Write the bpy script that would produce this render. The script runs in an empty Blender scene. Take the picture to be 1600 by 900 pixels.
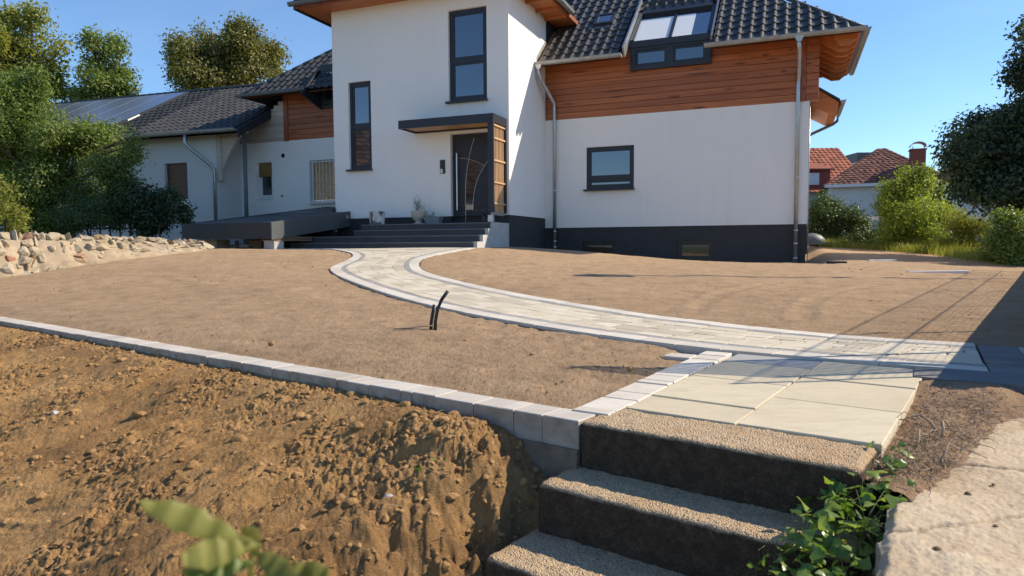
import bpy, bmesh, math, random
import numpy as np
from mathutils import Vector, Matrix

# ------------------------------------------------------------------ camera, sky, sun, exposure
sc = bpy.context.scene
R = math.radians
SUN_AZ, SUN_EL = 8.0, 37.0          # azimuth measured from +X towards +Y
F_PX, PITCH, ROLL = 1080.0, R(3.548), R(0.355)
cam_data = bpy.data.cameras.new('camera')
cam = bpy.data.objects.new('camera', cam_data)
sc.collection.objects.link(cam)
_fw = Vector((0, math.cos(PITCH), -math.sin(PITCH)))
_dn = Vector((0, -math.sin(PITCH), -math.cos(PITCH)))
_rt = Vector((1, 0, 0))
_cr = _rt * math.cos(ROLL) + _dn * math.sin(ROLL)
_cd = _dn * math.cos(ROLL) - _rt * math.sin(ROLL)
m = Matrix.Identity(4)
for i in range(3):
    m[i][0] = _cr[i]; m[i][1] = -_cd[i]; m[i][2] = -_fw[i]
cam.matrix_world = m                # the eye is the origin: z = 0 is eye level
cam_data.sensor_width = 36
cam_data.lens = F_PX / 1600 * 36
cam_data.clip_start = 0.05
cam_data.clip_end = 3000
cam_data.dof.use_dof = True
cam_data.dof.focus_distance = 7.0
cam_data.dof.aperture_fstop = 6.0
sc.camera = cam

world = bpy.data.worlds.new('World'); sc.world = world; world.use_nodes = True
wn = world.node_tree
bg = wn.nodes['Background']
sky = wn.nodes.new('ShaderNodeTexSky'); sky.sky_type = 'NISHITA'; sky.sun_disc = False
sky.sun_elevation = R(SUN_EL); sky.sun_rotation = R(90 - SUN_AZ)
sky.air_density = 1.0; sky.dust_density = 0.05; sky.ozone_density = 3.5; sky.altitude = 100
_tc = wn.nodes.new('ShaderNodeTexCoord'); _mp = wn.nodes.new('ShaderNodeMapping'); _mp.inputs['Scale'].default_value = (1.2, 3.2, 5.0); _mp.inputs['Rotation'].default_value = (0, 0, R(35))
_cn = wn.nodes.new('ShaderNodeTexNoise'); _cn.inputs['Scale'].default_value = 1.6; _cn.inputs['Detail'].default_value = 8; _cn.inputs['Distortion'].default_value = .8
_cr2 = wn.nodes.new('ShaderNodeValToRGB'); _cr2.color_ramp.elements[0].position = .5; _cr2.color_ramp.elements[0].color = (0, 0, 0, 1); _cr2.color_ramp.elements[1].position = .85; _cr2.color_ramp.elements[1].color = (.10, .10, .10, 1)
_tm = wn.nodes.new('ShaderNodeMix'); _tm.data_type = 'RGBA'; _tm.blend_type = 'MULTIPLY'; _tm.inputs[0].default_value = 1.0; _tm.inputs[7].default_value = (.77, .91, 1.03, 1)
_cm = wn.nodes.new('ShaderNodeMix'); _cm.data_type = 'RGBA'; _cm.inputs[7].default_value = (6.0, 6.4, 6.9, 1)
wn.links.new(_tc.outputs['Generated'], _mp.inputs[0]); wn.links.new(_mp.outputs[0], _cn.inputs['Vector']); wn.links.new(_cn.outputs[0], _cr2.inputs[0])
wn.links.new(sky.outputs[0], _tm.inputs[6]); wn.links.new(_tm.outputs[2], _cm.inputs[6]); wn.links.new(_cr2.outputs[0], _cm.inputs[0])
wn.links.new(_cm.outputs[2], bg.inputs[0]); bg.inputs[1].default_value = 0.118

sun_data = bpy.data.lights.new('sun', 'SUN'); sun_data.energy = 4.4; sun_data.angle = R(0.53)
sun_data.color = (1.0, 0.87, 0.69)
sun = bpy.data.objects.new('sun', sun_data); sc.collection.objects.link(sun)
_s = Vector((math.cos(R(SUN_EL)) * math.cos(R(SUN_AZ)), math.cos(R(SUN_EL)) * math.sin(R(SUN_AZ)), math.sin(R(SUN_EL))))
sun.rotation_euler = _s.to_track_quat('Z', 'Y').to_euler()
sun.location = _s * 30
sc.view_settings.view_transform = 'Standard'
sc.view_settings.look = 'None'
sc.view_settings.gamma = 1
sc.view_settings.exposure = 0.62
sc.view_settings.use_curve_mapping = False

# ------------------------------------------------------------------ helpers
COL = sc.collection
rng = np.random.default_rng(7)
random.seed(7)

def tag(o, label=None, cat=None, group=None, kind=None):
    if label: o['label'] = label
    if cat: o['category'] = cat
    if group: o['group'] = group
    if kind: o['kind'] = kind
    return o

def empty(name, loc=(0, 0, 0), rz=0.0, label=None, cat=None, group=None, kind=None):
    o = bpy.data.objects.new(name, None); COL.objects.link(o)
    o.location = loc; o.rotation_euler = (0, 0, rz); o.empty_display_size = .2
    return tag(o, label, cat, group, kind)

def link(name, me, mat=None, parent=None, loc=None, rot=None, scale=None):
    o = bpy.data.objects.new(name, me); COL.objects.link(o)
    if mat is not None and not me.materials: me.materials.append(mat)
    if parent is not None: o.parent = parent
    if loc is not None: o.location = loc
    if rot is not None: o.rotation_euler = rot
    if scale is not None: o.scale = scale
    return o

def np_mesh(name, V, F, smooth=False):
    V = np.asarray(V, np.float32); F = np.asarray(F, np.int32); k = F.shape[1]
    me = bpy.data.meshes.new(name)
    me.vertices.add(len(V)); me.vertices.foreach_set('co', V.ravel())
    me.loops.add(F.size); me.loops.foreach_set('vertex_index', F.ravel())
    me.polygons.add(len(F)); me.polygons.foreach_set('loop_start', np.arange(0, F.size, k, dtype=np.int32))
    me.polygons.foreach_set('use_smooth', np.full(len(F), smooth))
    me.update(calc_edges=True); me.validate()
    return me

class MB:
    def __init__(s): s.v = []; s.f = []
    def add(s, vs, fs):
        n = len(s.v); s.v += [tuple(p) for p in vs]; s.f += [tuple(i + n for i in f) for f in fs]; return s
    def box(s, x0, x1, y0, y1, z0, z1):
        return s.add([(x0,y0,z0),(x1,y0,z0),(x1,y1,z0),(x0,y1,z0),(x0,y0,z1),(x1,y0,z1),(x1,y1,z1),(x0,y1,z1)],
                     [(0,3,2,1),(4,5,6,7),(0,1,5,4),(1,2,6,5),(2,3,7,6),(3,0,4,7)])
    def quad(s, *p): return s.add(p, [tuple(range(len(p)))])
    def prism(s, poly, h):           # poly: 3D loop (ccw seen from +offset), h: offset vector
        n = len(poly); h = Vector(h)
        top = [tuple(Vector(p) + h) for p in poly]
        return s.add(list(poly) + top, [tuple(range(n))[::-1], tuple(range(n, 2*n))] +
                     [(i, (i+1) % n, n + (i+1) % n, n + i) for i in range(n)])
    def tube(s, pts, r, seg=10, caps=True):
        pts = [Vector(p) for p in pts]; n = len(pts); base = len(s.v)
        rr = r if isinstance(r, (list, tuple)) else [r] * n
        ref = Vector((0.31, 0.17, 0.93)).normalized()
        for i, p in enumerate(pts):
            t = (pts[min(i+1, n-1)] - pts[max(i-1, 0)]).normalized()
            a = t.cross(ref)
            if a.length < 1e-4: a = t.cross(Vector((1, 0, 0)))
            a.normalize(); b = t.cross(a)
            for k in range(seg):
                w = 2*math.pi*k/seg
                s.v.append(tuple(p + (a*math.cos(w) + b*math.sin(w))*rr[i]))
        for i in range(n-1):
            for k in range(seg):
                k2 = (k+1) % seg
                s.f.append((base+i*seg+k, base+(i+1)*seg+k, base+(i+1)*seg+k2, base+i*seg+k2))
        if caps:
            s.f.append(tuple(base+k for k in range(seg)))
            s.f.append(tuple(base+(n-1)*seg+k for k in range(seg))[::-1])
        return s
    def lathe(s, prof, c=(0, 0, 0), seg=20):
        base = len(s.v); n = len(prof)
        for (r, z) in prof:
            for k in range(seg):
                w = 2*math.pi*k/seg
                s.v.append((c[0]+r*math.cos(w), c[1]+r*math.sin(w), c[2]+z))
        for i in range(n-1):
            for k in range(seg):
                k2 = (k+1) % seg
                s.f.append((base+i*seg+k, base+i*seg+k2, base+(i+1)*seg+k2, base+(i+1)*seg+k))
        return s
    def mesh(s, name, smooth=False, bevel=0.0):
        me = bpy.data.meshes.new(name); me.from_pydata(s.v, [], s.f)
        if bevel > 0:
            bm = bmesh.new(); bm.from_mesh(me)
            bmesh.ops.remove_doubles(bm, verts=bm.verts, dist=1e-5)
            bmesh.ops.bevel(bm, geom=list(bm.edges), offset=bevel, segments=1, affect='EDGES', profile=.5)
            bm.to_mesh(me); bm.free()
        if smooth: me.polygons.foreach_set('use_smooth', [True]*len(me.polygons))
        me.update(); return me
    def build(s, name, mat, parent=None, smooth=False, bevel=0.0, **k):
        return link(name, s.mesh(name, smooth, bevel), mat, parent, **k)

# vectorised gradient noise -----------------------------------------------------------
_perm = np.random.default_rng(3).permutation(512)
_ang = np.random.default_rng(4).random(512) * 2*np.pi
def noise2(x, y):
    xi = np.floor(x).astype(int); yi = np.floor(y).astype(int); xf = x-xi; yf = y-yi
    def g(ix, iy, dx, dy):
        h = _ang[_perm[(_perm[ix & 511] + iy) & 511]]
        return np.cos(h)*dx + np.sin(h)*dy
    u = xf*xf*xf*(xf*(xf*6-15)+10); v = yf*yf*yf*(yf*(yf*6-15)+10)
    a = g(xi, yi, xf, yf); b = g(xi+1, yi, xf-1, yf); c = g(xi, yi+1, xf, yf-1); d = g(xi+1, yi+1, xf-1, yf-1)
    return (a+(b-a)*u + ((c+(d-c)*u)-(a+(b-a)*u))*v) * 1.5
def fbm(x, y, oct=4, gain=.5):
    o = 0; a = 1; t = 0
    for i in range(oct):
        o = o + a*noise2(x+17.3*i, y-9.1*i); t += a; a *= gain; x = x*2.03; y = y*2.03
    return o/t
def sstep(a, b, x):
    t = np.clip((x-a)/(b-a), 0, 1); return t*t*(3-2*t)

# ------------------------------------------------------------------ materials
MATS = {}
def nt(name):
    mt = bpy.data.materials.new(name); mt.use_nodes = True
    t = mt.node_tree; b = t.nodes['Principled BSDF']; MATS[name] = mt
    return mt, t, b
def N(t, typ, **k):
    n = t.nodes.new(typ)
    for a, v in k.items():
        if a.startswith('i_'):
            key = a[2:]
            n.inputs[int(key) if key.isdigit() else key.replace('_', ' ')].default_value = v
        else: setattr(n, a, v)
    return n
def ramp(t, fac, stops, interp='LINEAR'):
    r = N(t, 'ShaderNodeValToRGB'); e = r.color_ramp.elements; r.color_ramp.interpolation = interp
    while len(e) < len(stops): e.new(.5)
    for i, (p, c) in enumerate(stops):
        e[i].position = p; e[i].color = (*c, 1) if len(c) == 3 else c
    t.links.new(fac, r.inputs[0]); return r.outputs[0]
def coords(t, kind='Object', scale=(1, 1, 1), rot=(0, 0, 0)):
    tc = N(t, 'ShaderNodeTexCoord'); mp = N(t, 'ShaderNodeMapping')
    mp.inputs['Scale'].default_value = scale; mp.inputs['Rotation'].default_value = rot
    t.links.new(tc.outputs[kind], mp.inputs[0]); return mp.outputs[0]
def noise(t, vec, scale, detail=5, rough=.55, dist=0.0):
    n = N(t, 'ShaderNodeTexNoise'); n.inputs['Scale'].default_value = scale; n.inputs['Detail'].default_value = detail
    n.inputs['Roughness'].default_value = rough; n.inputs['Distortion'].default_value = dist
    t.links.new(vec, n.inputs['Vector']); return n.outputs[0]
def mix(t, fac, a, b, mode='MIX'):
    n = N(t, 'ShaderNodeMix', data_type='RGBA', blend_type=mode)
    for s, v in ((0, fac), (6, a), (7, b)):
        if hasattr(v, 'is_linked') or isinstance(v, bpy.types.NodeSocket): t.links.new(v, n.inputs[s])
        elif s == 0: n.inputs[0].default_value = v
        else: n.inputs[s].default_value = (*v, 1) if len(v) == 3 else v
    return n.outputs[2]
def bump(t, b, h, strength=.3, dist=.01, prev=None):
    n = N(t, 'ShaderNodeBump'); n.inputs['Strength'].default_value = strength; n.inputs['Distance'].default_value = dist
    t.links.new(h, n.inputs['Height'])
    if prev is not None: t.links.new(prev, n.inputs['Normal'])
    t.links.new(n.outputs[0], b.inputs['Normal']); return n.outputs[0]

def simple(name, col, rough=.6, metal=0.0, var=.12, scale=6, bmp=0.0, bscale=60, spec=None, kind='Object', objvar=0.0):
    mt, t, b = nt(name); v = coords(t, kind)
    n = noise(t, v, scale)
    c = np.array(col)
    out = ramp(t, n, [(.25, tuple(np.clip(c*(1-var), 0, 1))), (.75, tuple(np.clip(c*(1+var), 0, 1)))])
    if objvar:
        oi = N(t, 'ShaderNodeObjectInfo')
        g = ramp(t, oi.outputs['Random'], [(0, (1-objvar,)*3), (1, (1+objvar,)*3)])
        out = mix(t, 1.0, out, g, 'MULTIPLY')
    t.links.new(out, b.inputs['Base Color'])
    b.inputs['Roughness'].default_value = rough; b.inputs['Metallic'].default_value = metal
    if spec is not None: b.inputs['Specular IOR Level'].default_value = spec
    if bmp: bump(t, b, noise(t, v, bscale, 6, .6), bmp, .01)
    return mt

def soil(name, c0, c1, c2, bstr, fine=55, streak=None, damp=None):
    mt, t, b = nt(name); v = coords(t)
    big = noise(t, v, .7, 6, .6, .4); mid = noise(t, v, 5, 8, .65, .3); fi = noise(t, v, fine, 6, .7)
    base = ramp(t, big, [(.3, c0), (.5, c1), (.7, c2)])
    base = mix(t, .55, base, ramp(t, mid, [(.25, tuple(.7*x for x in c0)), (.5, c1), (.75, tuple(min(1, 1.18*x) for x in c2))]))
    base = mix(t, .75, base, ramp(t, fi, [(.30, (.38, .35, .31)), (.46, (1, 1, 1)), (.75, (1.12, 1.12, 1.1))]), 'MULTIPLY')  # fine bump pits darkened, their small shadows put into the colour
    if streak:
        sv = coords(t, 'Object', streak[0], streak[1])
        sn = noise(t, sv, 3, 6, .6, .5)
        base = mix(t, ramp(t, sn, [(.42, (0, 0, 0)), (.62, (.75, .75, .75))]), base, streak[2])
    if damp:
        dn = noise(t, v, .9, 4, .6, .2)
        base = mix(t, ramp(t, dn, [(.47, (0, 0, 0)), (.66, (.8, .8, .8))]), base, damp)
    # pebbles
    vo = N(t, 'ShaderNodeTexVoronoi'); vo.inputs['Scale'].default_value = fine*1.2
    t.links.new(v, vo.inputs['Vector'])
    peb = ramp(t, vo.outputs['Distance'], [(.0, (.5, .5, .5)), (.18, (0, 0, 0))])
    base = mix(t, peb, base, tuple(min(1, 1.35*x) for x in c2))
    t.links.new(base, b.inputs['Base Color']); b.inputs['Roughness'].default_value = .95
    b.inputs['Specular IOR Level'].default_value = .15
    p = bump(t, b, fi, bstr, .022)
    bump(t, b, noise(t, v, fine*3.2, 4, .7), bstr, .009, p)
    return mt

M_lawn = soil('graded topsoil', (.40, .272, .165), (.485, .335, .205), (.56, .39, .245), 1.0, 75)
M_bank = soil('clay soil', (.30, .165, .067), (.47, .27, .11), (.57, .345, .15), .95, 55,
              streak=((1.2, .35, 1), (0, 0, R(-37)), (.52, .32, .14)), damp=(.165, .098, .052))
M_clod = soil('clay clods', (.31, .178, .075), (.48, .285, .125), (.60, .37, .175), .8, 55)
M_debris = soil('dry root soil', (.24, .155, .092), (.36, .235, .145), (.45, .31, .2), .8, 70)

M_ground = simple('meadow', (.13, .125, .06), .95, var=.35, scale=.3, bmp=.4, bscale=6)
M_street = simple('street', (.16, .14, .12), .9, var=.2, scale=3, bmp=.4, bscale=90)

def render_mat(name, col):
    mt, t, b = nt(name); v = coords(t)
    big = noise(t, v, .6, 4, .5); fi = noise(t, v, 140, 4, .6)
    st = noise(t, coords(t, 'Object', (3.0, 3.0, .25)), 1.5, 5, .6)
    c = ramp(t, big, [(.3, tuple(.965*x for x in col)), (.7, col)])
    c = mix(t, ramp(t, st, [(.55, (0, 0, 0)), (.8, (.10, .10, .10))]), c, (.55, .53, .5))
    dn = noise(t, coords(t, 'Object', (9, 9, .5)), 1.0, 6, .65)
    c = mix(t, ramp(t, dn, [(.58, (0, 0, 0)), (.78, (.14, .14, .14))]), c, (.50, .46, .40))
    md = noise(t, v, 9, 5, .6); c = mix(t, .5, c, ramp(t, md, [(.3, (.955, .955, .95)), (.7, (1, 1, 1))]), 'MULTIPLY')
    t.links.new(c, b.inputs['Base Color']); b.inputs['Roughness'].default_value = .9
    b.inputs['Specular IOR Level'].default_value = .2
    bump(t, b, fi, .35, .006); return mt
M_white = render_mat('white render', (.88, .845, .79))
M_whiteold = render_mat('aged white render', (.66, .655, .64))
M_plinth = simple('anthracite plinth', (.036, .035, .036), .75, var=.15, scale=2.5, bmp=.2, bscale=120)
M_anthr = simple('anthracite metal', (.022, .026, .034), .42, var=.08, scale=3, spec=.4)
M_anthr2 = simple('anthracite door', (.03, .031, .036), .55, var=.06, scale=2, spec=.35)
M_sheet = simple('grey roof sheet', (.075, .085, .085), .5, var=.15, scale=2)
M_black = simple('black frame', (.010, .010, .011), .4, var=.1)
M_slate = simple('slate cheek', (.018, .021, .03), .6, var=.2, scale=9, bmp=.2, bscale=15)

def wood_mat(name, c_dark, c_mid, c_light, axis=0, rough=.55, knots=True):
    mt, t, b = nt(name)
    sc_ = [9, 9, 9]; sc_[axis] = .6
    oi = N(t, 'ShaderNodeObjectInfo')
    tc = N(t, 'ShaderNodeTexCoord'); ad = N(t, 'ShaderNodeVectorMath', operation='ADD')
    sc3 = N(t, 'ShaderNodeVectorMath', operation='SCALE'); cx = N(t, 'ShaderNodeCombineXYZ')
    for i in range(3): t.links.new(oi.outputs['Random'], cx.inputs[i])
    t.links.new(cx.outputs[0], sc3.inputs[0]); sc3.inputs['Scale'].default_value = 37.0
    t.links.new(tc.outputs['Object'], ad.inputs[0]); t.links.new(sc3.outputs[0], ad.inputs[1])
    mp = N(t, 'ShaderNodeMapping'); mp.inputs['Scale'].default_value = sc_; t.links.new(ad.outputs[0], mp.inputs[0])
    g = noise(t, mp.outputs[0], 3.0, 8, .6, 1.0)
    c = ramp(t, g, [(.3, c_dark), (.5, c_mid), (.72, c_light)])
    c = mix(t, 1.0, c, ramp(t, oi.outputs['Random'], [(0, (.82, .8, .78)), (1, (1.12, 1.12, 1.12))]), 'MULTIPLY')
    if knots:
        mp2 = N(t, 'ShaderNodeMapping'); s2 = [7, 7, 7]; s2[axis] = 3.2; mp2.inputs['Scale'].default_value = s2
        t.links.new(ad.outputs[0], mp2.inputs[0])
        vo = N(t, 'ShaderNodeTexVoronoi'); vo.inputs['Scale'].default_value = 1.0; t.links.new(mp2.outputs[0], vo.inputs['Vector'])
        k = ramp(t, vo.outputs['Distance'], [(.10, (.9, .9, .9)), (.24, (0, 0, 0))])
        c = mix(t, k, c, tuple(.35*x for x in c_dark))
    t.links.new(c, b.inputs['Base Color']); b.inputs['Roughness'].default_value = rough
    bump(t, b, g, .15, .004); return mt
M_wood = wood_mat('stained larch cladding', (.26, .068, .020), (.375, .112, .034), (.48, .17, .057))
M_woodz = wood_mat('stained larch post', (.20, .046, .014), (.29, .074, .022), (.36, .105, .033), axis=2)
M_soffit = wood_mat('orange soffit boards', (.36, .105, .03), (.46, .15, .042), (.55, .2, .06), knots=False)
M_paleboard = wood_mat('pale gable boards', (.40, .33, .27), (.50, .43, .36), (.55, .48, .41), knots=False)
M_slat = wood_mat('larch slats', (.42, .25, .12), (.56, .35, .18), (.66, .44, .25), axis=2, knots=False)
M_brown = wood_mat('brown roller shutter', (.10, .035, .012), (.14, .05, .017), (.17, .063, .022), knots=False)
M_ochre = wood_mat('ochre roller shutter', (.20, .12, .03), (.25, .15, .042), (.29, .18, .055), knots=False)
M_oldwood = wood_mat('weathered wood', (.12, .07, .04), (.2, .12, .07), (.28, .18, .11))

def tile_mat(name, col, rough, var, spec=.5):
    mt, t, b = nt(name); oi = N(t, 'ShaderNodeObjectInfo'); v = coords(t)
    gm = N(t, 'ShaderNodeNewGeometry')
    c = np.array(col)
    add = N(t, 'ShaderNodeMath', operation='ADD'); t.links.new(oi.outputs['Random'], add.inputs[0]); t.links.new(gm.outputs['Random Per Island'], add.inputs[1])
    fr = N(t, 'ShaderNodeMath', operation='FRACT'); t.links.new(add.outputs[0], fr.inputs[0])
    o = ramp(t, fr.outputs[0], [(0, tuple(c*(1-var))), (1, tuple(c*(1+var)))])
    d = noise(t, v, 14, 5, .6)
    o = mix(t, ramp(t, d, [(.5, (0, 0, 0)), (.8, (.35, .35, .35))]), o, tuple(np.clip(c*1.9+.01, 0, 1)))
    t.links.new(o, b.inputs['Base Color']); b.inputs['Roughness'].default_value = rough
    b.inputs['Specular IOR Level'].default_value = spec
    bump(t, b, noise(t, v, 90, 4, .6), .12, .004); return mt
M_tile = tile_mat('anthracite roof tile', (.046, .045, .044), .52, .25, .45)
M_redtile = tile_mat('red roof tile', (.34, .105, .055), .75, .35, .3)
M_darkred = tile_mat('weathered red roof tile', (.17, .07, .05), .8, .45, .3)
M_browntile = tile_mat('brown roof tile', (.115, .085, .07), .8, .45, .3)
M_underlay = simple('roof underlay', (.02, .02, .022), .8)
M_zinc = simple('zinc', (.44, .455, .47), .38, .85, .12, 8)
M_zincold = simple('weathered zinc', (.36, .36, .35), .5, .6, .2, 5)
M_greypipe = simple('grey pipe', (.13, .14, .15), .55, 0, .12, 4)
M_steel = simple('brushed steel', (.62, .62, .62), .3, 1.0, .05, 20)
M_jsand = simple('joint sand', (.20, .155, .105), .95, var=.2, scale=30)
M_conc = simple('raw concrete', (.45, .44, .415), .85, var=.14, scale=5, bmp=.3, bscale=70)
M_tread = simple('anthracite stone tread', (.062, .064, .068), .7, var=.18, scale=4, bmp=.15, bscale=90)
M_treadtop = simple('stone tread edge', (.15, .15, .15), .6, var=.1, scale=4)
M_plastic = simple('black plastic', (.012, .012, .013), .4, var=.1)
M_whiteplastic = simple('white plastic', (.7, .7, .68), .5, var=.04)
M_terracotta = simple('pale stoneware', (.46, .42, .36), .8, var=.15, scale=14, bmp=.3, bscale=50)
M_bluepot = simple('blue grey trough', (.19, .215, .24), .7, var=.12, scale=9)
M_blind = simple('white screen blind', (.78, .79, .80), .8, var=.03, scale=40)
M_dark = simple('dark interior', (.012, .012, .014), .9)
M_redpaint = simple('red brown timber', (.22, .045, .03), .6)
M_brickred = simple('chimney brick', (.25, .075, .045), .85, var=.25, scale=9, bmp=.5, bscale=14)

def glass_mat(name, tint, rough=.02, refl=.16):
    mt, t, b = nt(name)
    b.inputs['Base Color'].default_value = (*tint, 1); b.inputs['Roughness'].default_value = rough
    b.inputs['Specular IOR Level'].default_value = .8; b.inputs['IOR'].default_value = 1.6
    gl = N(t, 'ShaderNodeBsdfGlossy'); gl.inputs['Roughness'].default_value = rough; gl.inputs[0].default_value = (.85, .92, 1, 1)
    ms = N(t, 'ShaderNodeMixShader'); ms.inputs[0].default_value = refl
    t.links.new(b.outputs[0], ms.inputs[1]); t.links.new(gl.outputs[0], ms.inputs[2])
    v = coords(t); 
    bn = N(t, 'ShaderNodeBump'); bn.inputs['Strength'].default_value = .02; bn.inputs['Distance'].default_value = .02
    t.links.new(noise(t, v, 1.3, 2), bn.inputs['Height'])
    t.links.new(bn.outputs[0], gl.inputs['Normal'])
    t.links.new(ms.outputs[0], t.nodes['Material Output'].inputs[0]); return mt
M_glass = glass_mat('window glass', (.006, .010, .018), .02, .09)
M_glassdark = glass_mat('dark cellar glass', (.006, .007, .009), .03, .03)
M_glassroof = glass_mat('roof glazing', (.02, .03, .045), .03, .3)
M_solar = glass_mat('solar glass', (.10, .12, .17), .3, .30)

def paver_mat(name, c0, c1, c2, side_shade=False):
    mt, t, b = nt(name); oi = N(t, 'ShaderNodeObjectInfo'); gm = N(t, 'ShaderNodeNewGeometry'); v = coords(t)
    add = N(t, 'ShaderNodeMath', operation='ADD'); t.links.new(oi.outputs['Random'], add.inputs[0]); t.links.new(gm.outputs['Random Per Island'], add.inputs[1])
    fr = N(t, 'ShaderNodeMath', operation='FRACT'); t.links.new(add.outputs[0], fr.inputs[0])
    o = ramp(t, fr.outputs[0], [(0, c0), (.5, c1), (1, c2)])
    sh = noise(t, coords(t, 'Object', (1, 2.5, 1)), 6, 5, .6, .5)
    o = mix(t, ramp(t, sh, [(.45, (0, 0, 0)), (.75, (.45, .45, .45))]), o, tuple(.72*x for x in c0))
    fi = noise(t, v, 160, 4, .7)
    o = mix(t, .5, o, ramp(t, fi, [(.3, (.72, .71, .7)), (.55, (1, 1, 1))]), 'MULTIPLY')
    dirt = noise(t, v, 2.2, 5, .6, .3)
    o = mix(t, ramp(t, dirt, [(.52, (0, 0, 0)), (.78, (.4, .4, .4))]), o, (.42, .32, .22))
    if side_shade:  # upright faces painted darker for their shade, in soil splash tones
        sx = N(t, 'ShaderNodeSeparateXYZ'); t.links.new(gm.outputs['Normal'], sx.inputs[0])
        side = ramp(t, sx.outputs[2], [(.3, (.8, .8, .8)), (.6, (0, 0, 0))]); sp = noise(t, v, 11, 6, .65)
        o = mix(t, side, o, ramp(t, sp, [(.35, (.22, .165, .11)), (.6, (.36, .315, .26))]))
    t.links.new(o, b.inputs['Base Color']); b.inputs['Roughness'].default_value = .85
    bump(t, b, fi, .25, .003); return mt
M_paver = paver_mat('shell limestone pavers', (.45, .40, .31), (.60, .53, .40), (.66, .60, .48))
M_border = paver_mat('pale border stones', (.55, .505, .43), (.62, .57, .485), (.67, .62, .54))
M_greyrow = paver_mat('grey row stones', (.27, .265, .25), (.31, .30, .285), (.35, .34, .32))
M_kerb = paver_mat('concrete kerb stones', (.46, .42, .36), (.54, .495, .43), (.59, .545, .475), True)
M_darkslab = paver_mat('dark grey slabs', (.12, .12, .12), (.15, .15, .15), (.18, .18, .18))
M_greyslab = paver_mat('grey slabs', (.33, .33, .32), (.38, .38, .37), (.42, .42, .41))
M_slab = paver_mat('sandstone yellow slabs', (.53, .455, .315), (.575, .50, .352), (.60, .525, .375))

def aggregate(name):
    mt, t, b = nt(name); v = coords(t)
    vo = N(t, 'ShaderNodeTexVoronoi'); vo.inputs['Scale'].default_value = 165; t.links.new(v, vo.inputs['Vector'])
    vc = ramp(t, vo.outputs['Color'], [(.0, (.32, .225, .13)), (.3, (.54, .385, .225)), (.6, (.66, .495, .30)), (1, (.47, .35, .23))])
    c = mix(t, ramp(t, vo.outputs['Distance'], [(.48, (0, 0, 0)), (.92, (.85, .85, .85))]), vc, (.13, .09, .055))
    soilm = noise(t, v, 3.2, 6, .6, .3)
    c = mix(t, ramp(t, soilm, [(.46, (0, 0, 0)), (.62, (.75, .75, .75))]), c, (.44, .28, .145))
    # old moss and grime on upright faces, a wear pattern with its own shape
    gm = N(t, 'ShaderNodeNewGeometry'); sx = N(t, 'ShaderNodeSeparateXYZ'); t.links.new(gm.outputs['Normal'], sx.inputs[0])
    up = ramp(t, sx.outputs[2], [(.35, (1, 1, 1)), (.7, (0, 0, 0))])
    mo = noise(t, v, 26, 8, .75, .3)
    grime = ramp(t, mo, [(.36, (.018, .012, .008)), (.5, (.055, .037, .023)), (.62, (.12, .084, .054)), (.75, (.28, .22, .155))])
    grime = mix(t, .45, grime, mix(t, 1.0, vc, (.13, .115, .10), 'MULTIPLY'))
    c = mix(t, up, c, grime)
    t.links.new(c, b.inputs['Base Color']); b.inputs['Roughness'].default_value = .95
    inv = N(t, 'ShaderNodeMath', operation='SUBTRACT'); inv.inputs[0].default_value = 1.0; t.links.new(vo.outputs['Distance'], inv.inputs[1])
    p = bump(t, b, inv.outputs[0], .8, .010)
    bump(t, b, noise(t, v, 40, 6, .7), .35, .01, p); return mt
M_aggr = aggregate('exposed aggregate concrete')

def oldconc():
    mt, t, b = nt('old sandy concrete'); v = coords(t)
    a = noise(t, v, 2.2, 7, .62, .5); f = noise(t, v, 60, 6, .7)
    c = ramp(t, a, [(.28, (.36, .255, .155)), (.5, (.50, .39, .26)), (.72, (.57, .47, .335))])
    c = mix(t, .6, c, ramp(t, f, [(.3, (.6, .57, .53)), (.55, (1, 1, 1))]), 'MULTIPLY')
    ru = noise(t, v, 4.5, 5, .6, .2)
    c = mix(t, ramp(t, ru, [(.6, (0, 0, 0)), (.74, (.6, .6, .6))]), c, (.30, .17, .075))
    t.links.new(c, b.inputs['Base Color']); b.inputs['Roughness'].default_value = .92
    p = bump(t, b, a, .5, .05); bump(t, b, f, .5, .008, p); return mt
M_oldconc = oldconc()
def rubble():
    mt, t, b = nt('rubble stone'); v = coords(t); oi = N(t, 'ShaderNodeObjectInfo')
    c = ramp(t, oi.outputs['Random'], [(0, (.42, .33, .22)), (.25, (.52, .43, .30)), (.55, (.58, .50, .37)), (.93, (.50, .39, .24)), (.96, (.42, .19, .11)), (1, (.52, .40, .18))])
    n = noise(t, v, 9, 7, .65, .3)
    c = mix(t, .8, c, ramp(t, n, [(.3, (.45, .42, .38)), (.6, (1.1, 1.1, 1.1))]), 'MULTIPLY')
    t.links.new(c, b.inputs['Base Color']); b.inputs['Roughness'].default_value = .95
    bump(t, b, n, .7, .05); return mt
M_rubble = rubble()
def birch():
    mt, t, b = nt('birch bark'); v = coords(t, 'Object', (1, 1, .45))
    n = noise(t, v, 9, 6, .7, .8)
    c = ramp(t, n, [(.40, (.03, .025, .02)), (.48, (.25, .22, .2)), (.54, (.62, .59, .55)), (.8, (.7, .68, .64))])
    t.links.new(c, b.inputs['Base Color']); b.inputs['Roughness'].default_value = .85
    bump(t, b, n, .5, .02); return mt
M_birch = birch()
M_bark = simple('tree bark', (.085, .065, .048), .95, var=.35, scale=8, bmp=.8, bscale=22)
M_root = simple('dry roots', (.34, .25, .165), .9, var=.3, scale=18, bmp=.4, bscale=60)
M_drygrass = simple('dry grass stems', (.40, .32, .16), .9, var=.25, scale=9)

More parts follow.
